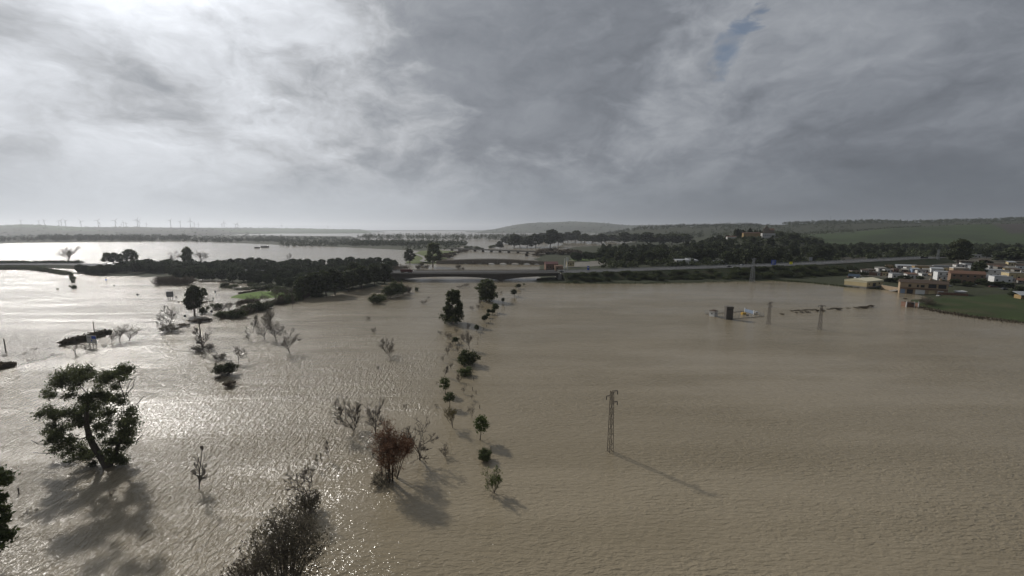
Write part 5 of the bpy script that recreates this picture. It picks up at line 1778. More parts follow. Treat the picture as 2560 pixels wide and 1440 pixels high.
# ================================================================== buildings
def house(px0, px1, ytop, ybase, label, wall, roof='flat', roofm=None, depth=9.0, yaw=0.0, wins=2, door=True, storeys=1, arches=0, chimney=False, cat='house', name='house', z=None, band=None, garages=()):
    pc = (px0 + px1) / 2
    p = GT(pc, ybase) if z is None else G(pc, ybase, z)
    mp = mpp(p)
    W_ = (px1 - px0) * mp * 0.97
    H = (ybase - ytop) * mp
    r = thing(name, label, cat, (p[0], p[1], p[2]), yaw)
    d = depth
    MB().box(-W_ / 2, W_ / 2, 0, d, -1.5, H).build('wall', wall, r)
    rm = roofm or M['grey']
    if roof == 'flat':
        rb = MB().box(-W_ / 2 - 0.15, W_ / 2 + 0.15, -0.15, d + 0.15, H, H + 0.18)
        ro = rb.build('roof', rm, r)
        pb = MB()
        pb.box(-W_ / 2 - 0.1, W_ / 2 + 0.1, -0.1, 0.1, H + 0.18, H + 0.55)
        pb.box(-W_ / 2 - 0.1, W_ / 2 + 0.1, d - 0.1, d + 0.1, H + 0.18, H + 0.55)
        tag(pb.build('parapet', wall, ro), kind='stuff')
    elif roof == 'shed':
        ro = MB().hexa([(-W_ / 2 - 0.3, -0.4, H + 0.02), (W_ / 2 + 0.3, -0.4, H + 0.02), (W_ / 2 + 0.3, d + 0.3, H + 0.9), (-W_ / 2 - 0.3, d + 0.3, H + 0.9),
                        (-W_ / 2 - 0.3, -0.4, H + 0.17), (W_ / 2 + 0.3, -0.4, H + 0.17), (W_ / 2 + 0.3, d + 0.3, H + 1.05), (-W_ / 2 - 0.3, d + 0.3, H + 1.05)]).build('roof', rm, r)
        MB().hexa([(-W_ / 2, d - 0.3, H - 0.02), (W_ / 2, d - 0.3, H - 0.02), (W_ / 2, d, H - 0.02), (-W_ / 2, d, H - 0.02), (-W_ / 2, d - 0.3, H + 0.8), (W_ / 2, d - 0.3, H + 0.8), (W_ / 2, d, H + 0.82), (-W_ / 2, d, H + 0.82)]).build('rear_wall', wall, r)
    else:   # gable, ridge along the front
        rise = d * 0.22
        rb = MB()
        e = 0.4
        rb.add([(-W_ / 2 - e, -e, H), (W_ / 2 + e, -e, H), (W_ / 2 + e, d + e, H), (-W_ / 2 - e, d + e, H), (-W_ / 2 - e, d / 2, H + rise), (W_ / 2 + e, d / 2, H + rise)],
               ((0, 1, 5, 4), (2, 3, 4, 5), (3, 2, 1, 0)), ((0, 4, 3), (1, 2, 5)))
        ro = rb.build('roof', rm, r)
    if chimney:
        MB().box(W_ * 0.25 - 0.4, W_ * 0.25 + 0.4, d * 0.4, d * 0.4 + 0.8, H, H + 2.0).build('chimney', M['whitewash'], ro)
    sh = H / storeys
    for s in range(storeys):
        zb = s * sh
        slots = wins + (1 if door and s == 0 else 0)
        for k in range(slots):
            x = -W_ / 2 + W_ * (k + 0.5) / slots
            if door and s == 0 and k == slots // 2:
                dr = MB().box(x - 0.55, x + 0.55, -0.06, 0.03, 0.0, min(2.2, sh * 0.8)).build('door', M['brown_tile'], r)
                MB().box(x - 0.42, x + 0.42, -0.075, -0.05, min(2.2, sh * 0.8) * 0.55, min(2.2, sh * 0.8) * 0.9).build('pane', M['glass'], dr)
            elif arches and s == 0:
                ar = MB()
                rr = min(W_ / slots * 0.34, 1.5)
                n = 8
                pts = [(x - rr, 0.4)] + [(x - rr * math.cos(math.pi * q / n), sh * 0.48 + rr * 0.8 * math.sin(math.pi * q / n)) for q in range(n + 1)] + [(x + rr, 0.4)]
                k0 = len(pts)
                ar.v = [(a, -0.05, b_) for a, b_ in pts] + [(a, 0.03, b_) for a, b_ in pts]
                ar.n = 2 * k0
                ar.t = [(0, q, q + 1) for q in range(1, k0 - 1)]
                ar.q = [(q, (q + 1) % k0, k0 + (q + 1) % k0, k0 + q) for q in range(k0)]
                ar.build('arched_opening', M['dark'], r)
            else:
                ww, wh = 1.1, min(1.25, sh * 0.45)
                z0 = zb + sh * 0.36
                wn = MB().box(x - ww / 2, x + ww / 2, -0.05, 0.03, z0, z0 + wh).build('window', M['glass'], r)
                MB().box(x - ww / 2 - 0.12, x + ww / 2 + 0.12, -0.14, 0.02, z0 - 0.13, z0 - 0.02).build('sill', M['whitewash'], wn)
    if band:
        MB().box(-W_ / 2 - 0.12, W_ / 2 + 0.12, -0.2, 0.0, H * 0.48, H * 0.56).build('balcony_band', band, r)
    return r


# warehouse with gable end to the water
def warehouse():
    a, b_, c = G(2110, 714, 0.6), G(2166, 720, 0.6), None
    d = (b_ - a)[:2]
    W_ = np.linalg.norm(d)
    r = thing('warehouse', 'large cream windowless warehouse with low pale gable roof at the water edge', 'warehouse', (a[0], a[1], 0.6), math.atan2(d[1], d[0]))
    L = 22.0
    H = 5.1
    MB().box(0, W_, 0, L, -1.5, 0.9).build('plinth', M['concrete'], r)
    MB().box(0.03, W_ - 0.03, 0.03, L - 0.03, 0.9, 3.9).build('wall', M['cream'], r)
    MB().box(-0.08, W_ + 0.08, -0.08, L + 0.08, 3.9, H).build('cladding_band', M['cream_light'], r)
    rb = MB()
    e = 0.25
    rb.add([(-e, -e, H), (W_ + e, -e, H), (W_ + e, L + e, H), (-e, L + e, H), (W_ / 2, -e, H + 1.5), (W_ / 2, L + e, H + 1.5)], ((1, 2, 5, 4), (3, 0, 4, 5), (0, 3, 2, 1)), ((0, 1, 4), (2, 3, 5)))
    ro = rb.build('roof', M['cream_light'], r)
    MB().box(W_ * 0.38, W_ * 0.48, L * 0.45, L * 0.6, H + 1.0, H + 1.55).build('roof_vent', M['grey'], ro)
    for y_ in (2.5, 16.0):
        MB().box(W_ - 0.05, W_ + 0.05, y_, y_ + 1.2, 2.2, 3.4).build('window', M['glass'], r)
    MB().box(W_ - 0.06, W_ + 0.06, 8.0, 12.0, 0.9, 3.3).build('loading_door', M['dark'], r)
    return r
warehouse()

# house with garages at the shore
def garage_house():
    r = house(2261, 2352, 708, 736, 'two-storey pinkish house with row of flooded garages and brown tiled roof', M['beige'], 'gable', M['brown_tile'], 9, -0.62, 0, False, 2, name='house', z=0.2)
    p = G(2306, 736, 0.2)
    mp = mpp(p)
    W_ = 91 * mp * 0.97
    H = 28 * mp
    for (a, b_, m) in ((0.02, 0.12, M['blue_door']), (0.16, 0.29, M['dark']), (0.34, 0.54, M['white']), (0.62, 0.74, M['cream']), (0.80, 0.92, M['white'])):
        MB().box(-W_ / 2 + W_ * a, -W_ / 2 + W_ * b_, -0.07, 0.02, 0, H * 0.40).build('garage_door', m, r)
    for (a, b_) in ((0.18, 0.24), (0.36, 0.40), (0.44, 0.52)):
        MB().box(-W_ / 2 + W_ * a, -W_ / 2 + W_ * b_, -0.06, 0.02, H * 0.62, H * 0.84).build('window', M['glass'], r)
    for (a, b_) in ((0.60, 0.76), (0.80, 0.96)):
        MB().box(-W_ / 2 + W_ * a, -W_ / 2 + W_ * b_, -0.06, 0.02, H * 0.60, H * 0.94).build('terrace_opening', M['dark'], r)
    MB().box(-W_ / 2, W_ / 2, -0.9, -0.02, H * 0.47, H * 0.52).build('canopy', M['tile'], r)
    for a in (0.64, 0.84):
        MB().box(-W_ / 2 + W_ * a, -W_ / 2 + W_ * a + 1.2, 4, 5.2, H, H + 3.4).build('chimney', M['beige'], r)
garage_house()
lo = G(2347, 741, 0.1)
r = thing('car', 'white car parked half in water before the garage house', 'car', tuple(lo), 0.5)
car_mesh_parts(r, 4.3, 1.8, 1.5, M['white'])


def brick_shed():
    p = GT(2281, 768)
    r = thing('brick_shed', 'roofless red-brick shed with white corner pillars at the meadow tip', 'shed', tuple(p), -0.15)
    mp = mpp(p)
    W_, H = 27 * mp, 13.5 * mp
    MB().box(-W_ / 2 + 0.3, W_ / 2 - 2.2, 0, 0.25, -1, H - 0.5).build('front_wall', M['brick'], r)
    MB().box(-W_ / 2 + 0.05, -W_ / 2 + 0.3, 0.3, 4.5, -1, H - 0.5).build('side_wall', M['brick'], r)
    MB().box(W_ / 2 - 0.3, W_ / 2 - 0.05, 0.3, 4.5, -1, H - 0.5).build('side_wall', M['brick'], r)
    MB().box(-W_ / 2 + 0.3, W_ / 2 - 0.3, 4.3, 4.55, -1, H - 0.6).build('rear_wall', M['brick'], r)
    for x in (-W_ / 2, W_ / 2 - 2.2, W_ / 2):
        MB().box(x - 0.22, x + 0.22, -0.1, 0.35, -1, H).build('pillar', M['whitewash'], r)
    MB().box(-W_ / 2, W_ / 2, -0.05, 0.3, H - 0.5, H - 0.25).build('lintel', M['concrete'], r)
    MB().box(-0.8, 0.6, -0.06, 0.02, H - 1.4, H - 0.7).build('window', M['dark'], r)
brick_shed()

HS = [
    (2094, 2112, 663, 674, 'small white house with two windows left of the square brown block', M['white'], 'flat', None, 8, 2, 1),
    (2112, 2133, 656, 673, 'square brown block of flats with white tank on its roof', M['beige'], 'flat', None, 9, 2, 2),
    (2171, 2201, 663, 671, 'tan flat-roofed house with white dish, behind the scrap yard', M['beige'], 'flat', None, 9, 2, 1),
    (2215, 2231, 664, 672, 'little ochre house between tan house and grey greenhouse', M['ochre'], 'flat', None, 7, 1, 1),
    (2248, 2290, 665, 672, 'long grey greenhouse-like shed left of yellow house', M['grey'], 'shed', M['grey'], 8, 5, 1),
    (2291, 2329, 666, 677, 'yellow house with dark doors beside the white terrace', M['ochre'], 'flat', None, 9, 3, 1),
    (2282, 2297, 673, 682, 'small blue-grey lean-to shed in front of the yellow house', M['blue_door'], 'shed', M['grey'], 6, 1, 1),
    (2231, 2243, 672, 679, 'tiny brick outbuilding with flat roof amid the yards', M['brick'], 'flat', None, 5, 1, 1),
    (2232, 2254, 685, 697, 'white garage building with one wide dark doorway', M['whitewash'], 'flat', None, 8, 1, 1),
    (2270, 2292, 686, 696, 'dirty white low house with tiled lean-to beside bare yard trees', M['whitewash'], 'shed', M['tile'], 8, 2, 1),
    (2339, 2373, 666, 677, 'long pale grey terrace house behind the white corner house', M['grey'], 'flat', None, 9, 3, 1),
    (2331, 2354, 672, 683, 'white corner house with plain gable front in the village', M['white'], 'shed', M['grey'], 8, 1, 1),
    (2348, 2385, 681, 701, 'white two-storey house with long balcony band', M['white'], 'flat', None, 10, 3, 2),
    (2387, 2416, 671, 684, 'olive-beige house with two pale arches and white roof', M['beige'], 'flat', M['white'], 10, 2, 1),
    (2414, 2449, 675, 685, 'plain grey concrete wing beside the olive-beige house', M['concrete'], 'flat', None, 9, 2, 1),
    (2386, 2449, 685, 709, 'wide orange-brown house with arched porch and red tiled roof', M['orange'], 'gable', M['tile'], 10, 5, 2),
    (2460, 2511, 676, 692, 'large bright white two-storey house with few small windows', M['white'], 'flat', None, 12, 3, 2),
    (2453, 2490, 690, 700, 'low white house in front of the large bright white one', M['white'], 'flat', None, 8, 3, 1),
    (2490, 2524, 692, 709, 'white house with dark tall door and porch steps', M['white'], 'flat', None, 9, 2, 1),
    (2527, 2566, 683, 698, 'cream house with chimney and two square windows', M['cream'], 'flat', None, 10, 2, 1),
    (2492, 2528, 686, 692, 'orange-tiled roof house between white houses', M['orange'], 'gable', M['orange'], 7, 2, 1),
    (2408, 2432, 657, 664, 'small white house with dark roof on the slope above village', M['white'], 'gable', M['brown_tile'], 7, 2, 1),
    (2478, 2514, 664, 673, 'white bungalow with brown roof on the slope above village', M['white'], 'gable', M['brown_tile'], 9, 3, 1),
    (2551, 2580, 665, 674, 'white house with brown roof above the cream house', M['white'], 'gable', M['brown_tile'], 8, 2, 1),
    (2430, 2458, 622, 627, 'long pale farm shed highest on the green slope', M['whitewash'], 'shed', M['grey'], 9, 4, 1),
    (2423, 2474, 638, 644, 'long low whitewashed farm building below the highest shed', M['whitewash'], 'flat', None, 8, 6, 1),
    (2458, 2478, 628, 632, 'small grey farm shed between the two long farm buildings', M['grey'], 'shed', M['grey'], 6, 1, 1),
    (1690, 1746, 651, 661, 'long grey-roofed white workshop behind the motorway', M['whitewash'], 'shed', M['grey'], 10, 4, 1),
    (1718, 1732, 647, 658, 'square white house standing out of the long workshop', M['white'], 'flat', None, 8, 2, 1),
    (1790, 1821, 653, 661, 'low white building with pale roof behind the motorway', M['white'], 'flat', None, 9, 3, 1),
    (1795, 1803, 649, 656, 'small white block attached above the low white building', M['white'], 'flat', None, 5, 1, 1),
    (1418, 1436, 653, 663, 'small cream kiosk beside the mast sign', M['cream'], 'flat', M['white'], 7, 2, 1),
]
for (a, b_, c, d, lab, m, rf, rm, dep, wn, st) in HS:
    if 'workshop' in lab or 'motorway' in lab or 'kiosk' in lab or 'block attached' in lab or 'standing out' in lab:
        r = house(a, b_, c, d, lab, m, rf, rm, dep, 0.0, wn, True, st, z=4.0)
    else:
        r = house(a, b_, c, d, lab, m, rf, rm, dep, RNG.uniform(-0.65, -0.35), wn, dep > 5, st, arches=('arch' in lab), chimney=('chimney' in lab), band=(M['grey'] if 'balcony' in lab else None))
GRP = 'small houses crowded in the village rows'
hr = random.Random(77)
cols = [M['white'], M['whitewash'], M['whitewash'], M['beige'], M['concrete'], M['grey'], M['cream'], M['brick']]
for k, (x, y) in enumerate([(2140, 684), (2152, 676), (2163, 684), (2180, 680), (2190, 689), (2206, 679), (2214, 690), (2222, 681), (2240, 682), (2262, 680), (2272, 676), (2304, 684), (2312, 690), (2318, 680), (2326, 688), (2338, 690),
                            (2366, 680), (2380, 678), (2376, 690), (2402, 668), (2420, 668), (2438, 672), (2452, 682), (2470, 700), (2500, 675), (2518, 681), (2532, 676), (2545, 680), (2540, 704), (2556, 708), (2436, 664), (2465, 660), (2530, 664)]):
    wpx, hpx = hr.uniform(10, 20), hr.uniform(5, 8.5)
    house(x - wpx / 2, x + wpx / 2, y - hpx, y, 'small plain house crowded among the village yards and roofs', hr.choice(cols), hr.choice(('flat', 'flat', 'shed', 'gable')), hr.choice((M['grey'], M['tile'], M['brown_tile'], M['concrete'])), hr.uniform(5, 8), hr.uniform(-0.75, -0.2), hr.choice((1, 2)), True, 1)['group'] = GRP
# cars and clutter in the yards
for k, (x, y) in enumerate([(2125, 694), (2142, 696), (2200, 700), (2215, 704), (2300, 712), (2370, 716), (2432, 713), (2482, 718), (2510, 724)]):
    lo = GT(x, y)
    r = thing('car', 'small parked car among the village yards', 'car', tuple(lo), hr.uniform(-0.5, 0.5), 'cars parked in the village')
    car_mesh_parts(r, 4.2, 1.8, 1.5, hr.choice((M['white'], M['grey'], M['dark'], M['red_paint'])))
# red ruin and its palms by the old bridge
house(1364, 1396, 660, 675, 'dark red building with ragged roof at the right end of old bridge', M['brick'], 'gable', M['red_paint'], 10, 0.1, 3, True, 1, z=3.0, cat='building', name='building')
house(1388, 1408, 666, 677, 'small terracotta outbuilding with sloping roof before the red building', M['orange'], 'shed', M['tile'], 7, 0.1, 1, True, 1, z=3.0, cat='building', name='building')
# open shelter, scrap walls, hut
p = GT(2071, 684)
r = thing('open_shelter', 'long open-sided shelter with orange-brown roof below the retaining wall', 'shelter', tuple(p), -0.1)
mp = mpp(p)
W_ = 24 * mp
MB().hexa([(-W_ / 2, -2, 2.6), (W_ / 2, -2, 2.6), (W_ / 2, 3, 3.3), (-W_ / 2, 3, 3.3), (-W_ / 2, -2, 2.75), (W_ / 2, -2, 2.75), (W_ / 2, 3, 3.45), (-W_ / 2, 3, 3.45)]).build('roof', M['orange'], r)
for k in range(5):
    for y_ in (-1.7, 2.7):
        MB().box(-W_ / 2 + 0.2 + (W_ - 0.4) * k / 4 - 0.1, -W_ / 2 + 0.2 + (W_ - 0.4) * k / 4 + 0.1, y_ - 0.1, y_ + 0.1, -0.5, 2.6 if y_ < 0 else 3.2).build('post', M['rust'], r)
for k in range(2):
    MB().box(-W_ / 2 + 0.5 + k * W_ / 2, -0.5 + k * W_ / 2, -0.5, 1.0, 0, 0.8).build('counter', M['whitewash'], r)
p = GT(2407, 737)
r = thing('white_hut', 'tiny white hut with slanting sheet roof in the meadow', 'hut', tuple(p), -0.2)
mp = mpp(p)
MB().box(-8 * mp, 6 * mp, 0, 4, -0.5, 7 * mp).build('wall', M['whitewash'], r)
MB().hexa([(-10 * mp, -0.6, 6.8 * mp), (8 * mp, -0.6, 8.2 * mp), (8 * mp, 4.4, 8.6 * mp), (-10 * mp, 4.4, 7.2 * mp), (-10 * mp, -0.6, 7.3 * mp), (8 * mp, -0.6, 8.7 * mp), (8 * mp, 4.4, 9.1 * mp), (-10 * mp, 4.4, 7.7 * mp)]).build('roof', M['white'], r)
MB().box(-2 * mp, 0.5 * mp, -0.06, 0.02, 0, 4.5 * mp).build('door', M['dark'], r)
p = GT(2560, 748)
r = thing('yellow_hut', 'ochre hut under grey awning at the edge of the meadow', 'hut', tuple(p), -0.3)
mp = mpp(p)
MB().box(-5 * mp, 16 * mp, 0, 6, -0.5, 9 * mp).build('wall', M['ochre'], r)
MB().hexa([(-12 * mp, -2, 10 * mp), (18 * mp, -2, 10 * mp), (18 * mp, 6.5, 16 * mp), (-8 * mp, 6.5, 16 * mp), (-12 * mp, -2, 11 * mp), (18 * mp, -2, 11 * mp), (18 * mp, 6.5, 17 * mp), (-8 * mp, 6.5, 17 * mp)]).build('awning', M['grey'], r)
for x_ in (-10 * mp, 3 * mp, 15 * mp):
    MB().box(x_ - 0.1, x_ + 0.1, -1.8, -1.6, -0.5, 10.2 * mp).build('post', M['rust'], r)
def yard_wall(x0, x1, y0, y1, hpx, label, m):
    A, B = GT(x0, y0), GT(x1, y1)
    d = (B - A)[:2]
    L = np.linalg.norm(d)
    r = thing('yard_wall', label, 'wall', tuple(A), math.atan2(d[1], d[0]))
    H = hpx * mpp(A)
    MB().box(0, L, 0, 0.25, -1.5, H + max(0, B[2] - A[2])).build('wall', m, r)
    MB().box(-0.05, L + 0.05, -0.05, 0.3, H + max(0, B[2] - A[2]), H + max(0, B[2] - A[2]) + 0.12).build('coping', M['concrete'], r)
yard_wall(2202, 2248, 722, 730, 10, 'brown yard wall between warehouse and garage house', M['beige'])
yard_wall(2345, 2420, 737, 740, 6, 'long low brick wall along the meadow edge', M['brick'])
yard_wall(2172, 2214, 688, 690, 8, 'rough brown wall of the scrap yard', M['brick'])
yard_wall(2120, 2150, 690, 692, 6, 'patched blue-grey sheet fence behind the warehouse', M['blue_door'])
# corrugated lean-to fallen over
p = GT(2237, 729)
r = thing('collapsed_roof', 'collapsed sheet roof leaning by the garage house', 'roof', tuple(p), -0.3)
MB().hexa([(-3, -2, 0.1), (3, -2, 1.6), (3, 2, 1.8), (-3, 2, 0.3), (-3, -2, 0.2), (3, -2, 1.75), (3, 2, 1.95), (-3, 2, 0.45)]).build('sheet', M['concrete'], r)
for y_ in (-1.5, 1.5):
    MB().box(2.5, 2.7, y_ - 0.1, y_ + 0.1, -0.5, 1.65).build('prop', M['bark'], r)
# stone retaining wall beside the motorway end
def rip_rap():
    p = GT(2030, 685)
    root = thing('retaining_wall', 'sloping retaining wall of pale boulders below the motorway end', 'wall', tuple(p), 0)
    rng = np.random.RandomState(9)
    base = MB()
    mp = mpp(p)
    W_, H = 66 * mp, 17 * mp
    base.hexa([(-W_ / 2, 0, -1), (W_ / 2, 0, -1), (W_ / 2, 8, -1), (-W_ / 2, 8, -1), (-W_ / 2 - 4, 7.0, H * 0.9), (W_ / 2 - 6, 7.0, H), (W_ / 2 - 6, 8, H), (-W_ / 2 - 4, 8, H * 0.9)])
    base.build('core', M['soil'], root)
    st = []
    for v in range(4):
        q = MB()
        q.tube([(0, 0, -0.5), (0, 0, -0.25), (0, 0, 0.25), (0, 0, 0.5)], [0.1, 0.55 + 0.1 * v, 0.6, 0.15], 6)
        V = np.array(q.v)
        V += rng.normal(size=V.shape) * 0.10
        st.append(mesh_np('boulder', V, [np.array(q.q)], M['stone']))
    k = 0
    for row in range(8):
        for c in range(22):
            f, g = row / 7, c / 21
            x = (-W_ / 2 - 4 * f) * (1 - g) + (W_ / 2 - 6 * f) * g + rng.normal() * 0.3
            o = link('boulder', st[k % 4], root, (x, 7.0 * f - 0.1, -0.3 + f * H * 0.95 + rng.normal() * 0.15))
            o.rotation_euler = tuple(rng.rand(3) * 6)
            sc = W_ / 22 * 0.62
            o.scale = (sc, sc * 0.7, sc * 0.9)
            k += 1
rip_rap()
# billboard frame and slim poles behind the village
p = GT(2309, 657)
r = thing('billboard', 'dark empty billboard behind the yellow house', 'billboard', tuple(p), 0)
mp = mpp(p)
MB().box(-9 * mp, 9 * mp, 0, 0.2, 6 * mp, 15 * mp).build('panel', M['dark'], r)
for s in (-8, 8):
    MB().box(s * mp - 0.15, s * mp + 0.15, 0.2, 0.5, -0.5, 15.5 * mp).build('leg', M['galv'], r)
p = GT(2537, 722)
r = thing('utility_pole', 'dark timber utility pole in front of the cream house', 'pole', tuple(p))
H = PY(2537, 686, p[1])[2] - p[2]
MB().tube([(0, 0, -0.5), (0, 0, H)], [0.2, 0.14], 8, True).build('shaft', M['bark'], r)
MB().box(-0.9, 0.9, -0.08, 0.08, H - 0.5, H - 0.35).build('crossarm', M['bark'], r)
# dishes and tanks on roofs
# drowned buildings out on the lake
for (x0, x1, yt, yb, lab) in ((652, 668, 615.5, 619.5, 'pale half-drowned building out on the bright lake'), (636, 645, 618, 621, 'low dark roof beside the half-drowned building on the lake')):
    house(x0, x1, yt, yb, lab, M['concrete'] if x0 > 640 else M['dark_concrete'], 'flat', M['grey'], 10, 0.1, 3, False, 1, z=0.0, cat='building', name='building')

# monastery church on the knoll
def church():
    X, Y = PY(1915, 590, 840)[:2]
    z = tz(X, Y) - 0.5
    r = thing('church', 'large brown monastery church with stepped gable front on the wooded knoll', 'church', (X, Y, z), -0.25)
    zt = PY(1915, 574, Y)[2] - z
    W_ = 14 * mpp(np.array([X, Y, z]))
    MB().box(-W_ / 2, W_ / 2, 0, 2.0, -2, zt).build('front', M['stone'], r)
    gb = MB()
    gb.add([(-W_ / 2, 0, zt), (W_ / 2, 0, zt), (W_ / 2, 2.0, zt), (-W_ / 2, 2.0, zt), (0, 0.0, zt + 8), (0, 2.0, zt + 8)], ((3, 2, 1, 0), (1, 2, 5, 4), (3, 0, 4, 5)), ((0, 1, 4), (2, 3, 5)))
    gb.build('gable', M['stone'], r)
    MB().bar((0, 1, zt + 7.5), (0, 1, zt + 11), 0.8, 0.2).build('pinnacle', M['stone'], r)
    for s in (-1, 1):
        MB().bar((s * W_ / 2, 1, zt - 1), (s * W_ / 2, 1, zt + 4), 1.4, 0.3).build('pinnacle', M['stone'], r)
    MB().box(1, W_ / 2 + 9, 2.0, 13, -2, zt - 1).build('nave', M['stone'], r)
    nb = MB()
    nb.add([(0.5, 1.8, zt - 1), (W_ / 2 + 9.5, 1.8, zt - 1), (W_ / 2 + 9.5, 13.4, zt - 1), (0.5, 13.4, zt - 1), (0.5, 7.5, zt + 2.5), (W_ / 2 + 9.5, 7.5, zt + 2.5)], ((0, 1, 5, 4), (2, 3, 4, 5), (3, 2, 1, 0)), ((0, 4, 3), (1, 2, 5)))
    nb.build('nave_roof', M['tile'], r)
    MB().box(-1.2, 1.2, -0.1, 0.05, 0, 4.5).build('portal', M['dark'], r)
    MB().tube([(0, -0.1, zt * 0.65), (0, 0.05, zt * 0.65)], [1.4, 1.4], 14, True).build('rose_window', M['glass'], r)
    X, Y = PY(1922, 590, 825)[:2]
    z = tz(X, Y)
    r = thing('monastery_wing', 'pale low monastery wing in front of the brown church', 'building', (X, Y, z), -0.15)
    W_ = 30 * mpp(np.array([X, Y, z]))
    zz = PY(1922, 583, Y)[2] - z
    MB().box(-W_ / 2, W_ / 2, 0, 8, -2, zz).build('wall', M['whitewash'], r)
    MB().box(-W_ / 2 - 0.3, W_ / 2 + 0.3, -0.3, 8.3, zz, zz + 0.4).build('roof', M['tile'], r)
    for k in range(6):
        x = -W_ / 2 + W_ * (k + 0.5) / 6
        MB().box(x - 0.7, x + 0.7, -0.08, 0.02, zz * 0.5, zz * 0.5 + 1.5).build('window', M['glass'], r)
    for (x, y_, w_, lab) in ((1880, 588, 40, 'long ochre monastery range among cypresses'), (1830, 597, 22, 'pale farm building below the monastery trees')):
        X, Y = PY(x, y_, 820)[:2]
        z = tz(X, Y)
        r = thing('monastery_wing', lab, 'building', (X, Y, z), -0.1)
        W_ = w_ * mpp(np.array([X, Y, z]))
        zz = max(PY(x, y_ - 5, Y)[2] - z, 3)
        MB().box(-W_ / 2, W_ / 2, 0, 7, -2, zz).build('wall', M['ochre'] if x == 1880 else M['whitewash'], r)
        MB().hexa([(-W_ / 2 - 0.3, -0.4, zz), (W_ / 2 + 0.3, -0.4, zz), (W_ / 2 + 0.3, 7.4, zz), (-W_ / 2 - 0.3, 7.4, zz), (-W_ / 2 - 0.3, 3.3, zz + 1.6), (W_ / 2 + 0.3, 3.3, zz + 1.6), (W_ / 2 + 0.3, 3.7, zz + 1.6), (-W_ / 2 - 0.3, 3.7, zz + 1.6)]).build('roof', M['tile'], r)
        for k in range(5):
            q = -W_ / 2 + W_ * (k + 0.5) / 5
            MB().box(q - 0.5, q + 0.5, -0.08, 0.02, zz * 0.45, zz * 0.45 + 1.2).build('window', M['glass'], r)
church()

# ================================================================== trees on the right bank
GRP = 'woodland trees behind the motorway'
rng = random.Random(51)
cnt = 0
while cnt < 200:
    px = rng.uniform(1500, 2080)
    Y = 455 * (900 / 455) ** (rng.random() ** 0.9)
    X = (px - 1280) * CP / F_PX * Y
    if abs(px - 1490) < 60 and Y < 560:
        continue
    if px < 1690 and Y < 520:
        continue
    if 1680 < px < 1830 and Y < 500:
        continue
    if px > 1990 and Y < 500:
        continue
    if 1820 < px < 1950 and 760 < Y < 840:
        continue
    z = max(tz(X, Y), 0)
    if z < 0.3:
        continue
    h = rng.uniform(10, 18) if Y < 700 else rng.uniform(9, 15)
    plant('forest%d' % (cnt % 4), (X, Y, z - 0.2), h, h * rng.uniform(0.7, 1.0), 'woodland_tree', 'dark dense tree in the woodland between motorway and knoll', 'tree', GRP, rng.uniform(0, 6.28))
    cnt += 1
GRP = 'umbrella pines by the lay-by'
for k in range(16):
    px = 1440 + k * 11.5 + rng.uniform(-4, 4)
    Y = 590 + rng.uniform(-25, 25)
    X = (px - 1280) * CP / F_PX * Y
    h = rng.uniform(10, 13)
    plant('pine%d' % (k % 4), (X, Y, max(tz(X, Y), 0)), h, h * 1.1, 'pine_tree', 'dark umbrella pine in the row behind the lay-by lawn', 'tree', GRP, rng.uniform(0, 6.28))
for i, (px, Y, h) in enumerate(((1548, 540, 15), (1575, 545, 13))):
    X = (px - 1280) * CP / F_PX * Y
    plant('eucalyptus%d' % i, (X, Y, max(tz(X, Y), 0)), h, h * 0.8, 'eucalyptus_tree', 'tall loose-crowned gum in front of the umbrella pine row', 'tree', 'gums before the pine row')
GRP = 'village trees'
for (x, b_, tp, wp) in ((2385, 712, 697, 30), (2405, 706, 694, 26), (2455, 712, 696, 30), (2475, 716, 704, 34), (2500, 716, 704, 40), (2520, 718, 706, 32), (2445, 690, 652, 34), (2460, 668, 650, 30), (2260, 702, 688, 30), (2245, 706, 694, 30), (2225, 705, 694, 26),
                        (2360, 708, 700, 20), (2300, 700, 690, 18), (2335, 712, 702, 18), (2420, 716, 704, 30), (2160, 690, 680, 20), (2210, 684, 676, 18), (2545, 735, 715, 30), (2535, 742, 728, 24)):
    T('forest%d' % (x % 4), x, b_, tp, wp, 'garden_tree', 'dark garden tree between the village houses', 'tree', GRP)
T('eucalyptus2', 2393, 664, 598, 60, 'eucalyptus_tree', 'tall windswept dark tree behind the village, highest there', 'tree')
T('forest1', 2545, 650, 618, 70, 'woodland_tree', 'broad dark tree at the slope edge above the white house', 'tree')
T('forest2', 2520, 655, 630, 60, 'woodland_tree', 'rounded dark tree left of the broad one on the slope', 'tree')
T('bare1', 2315, 764, 738, 30, 'bare_tree', 'reddish leafless tree beside the brick shed')
T('thicket0', 2318, 760, 745, 36, 'shrub', 'brown brush under the reddish leafless tree', 'shrub')
GRP = 'trees behind the village'
for k in range(95):
    px = rng.uniform(2075, 2590)
    Y = rng.uniform(560, 860)
    X = (px - 1280) * CP / F_PX * Y
    z = max(tz(X, Y), 0)
    h = rng.uniform(8, 14)
    if 2410 < px < 2490 and Y > 640:
        continue
    plant('forest%d' % (k % 4), (X, Y, z - 0.2), h, h * rng.uniform(0.65, 0.95), 'woodland_tree', 'dark tree in the belt between village and green hill', 'tree', GRP, rng.uniform(0, 6.28))
GRP = 'cypresses at the monastery'
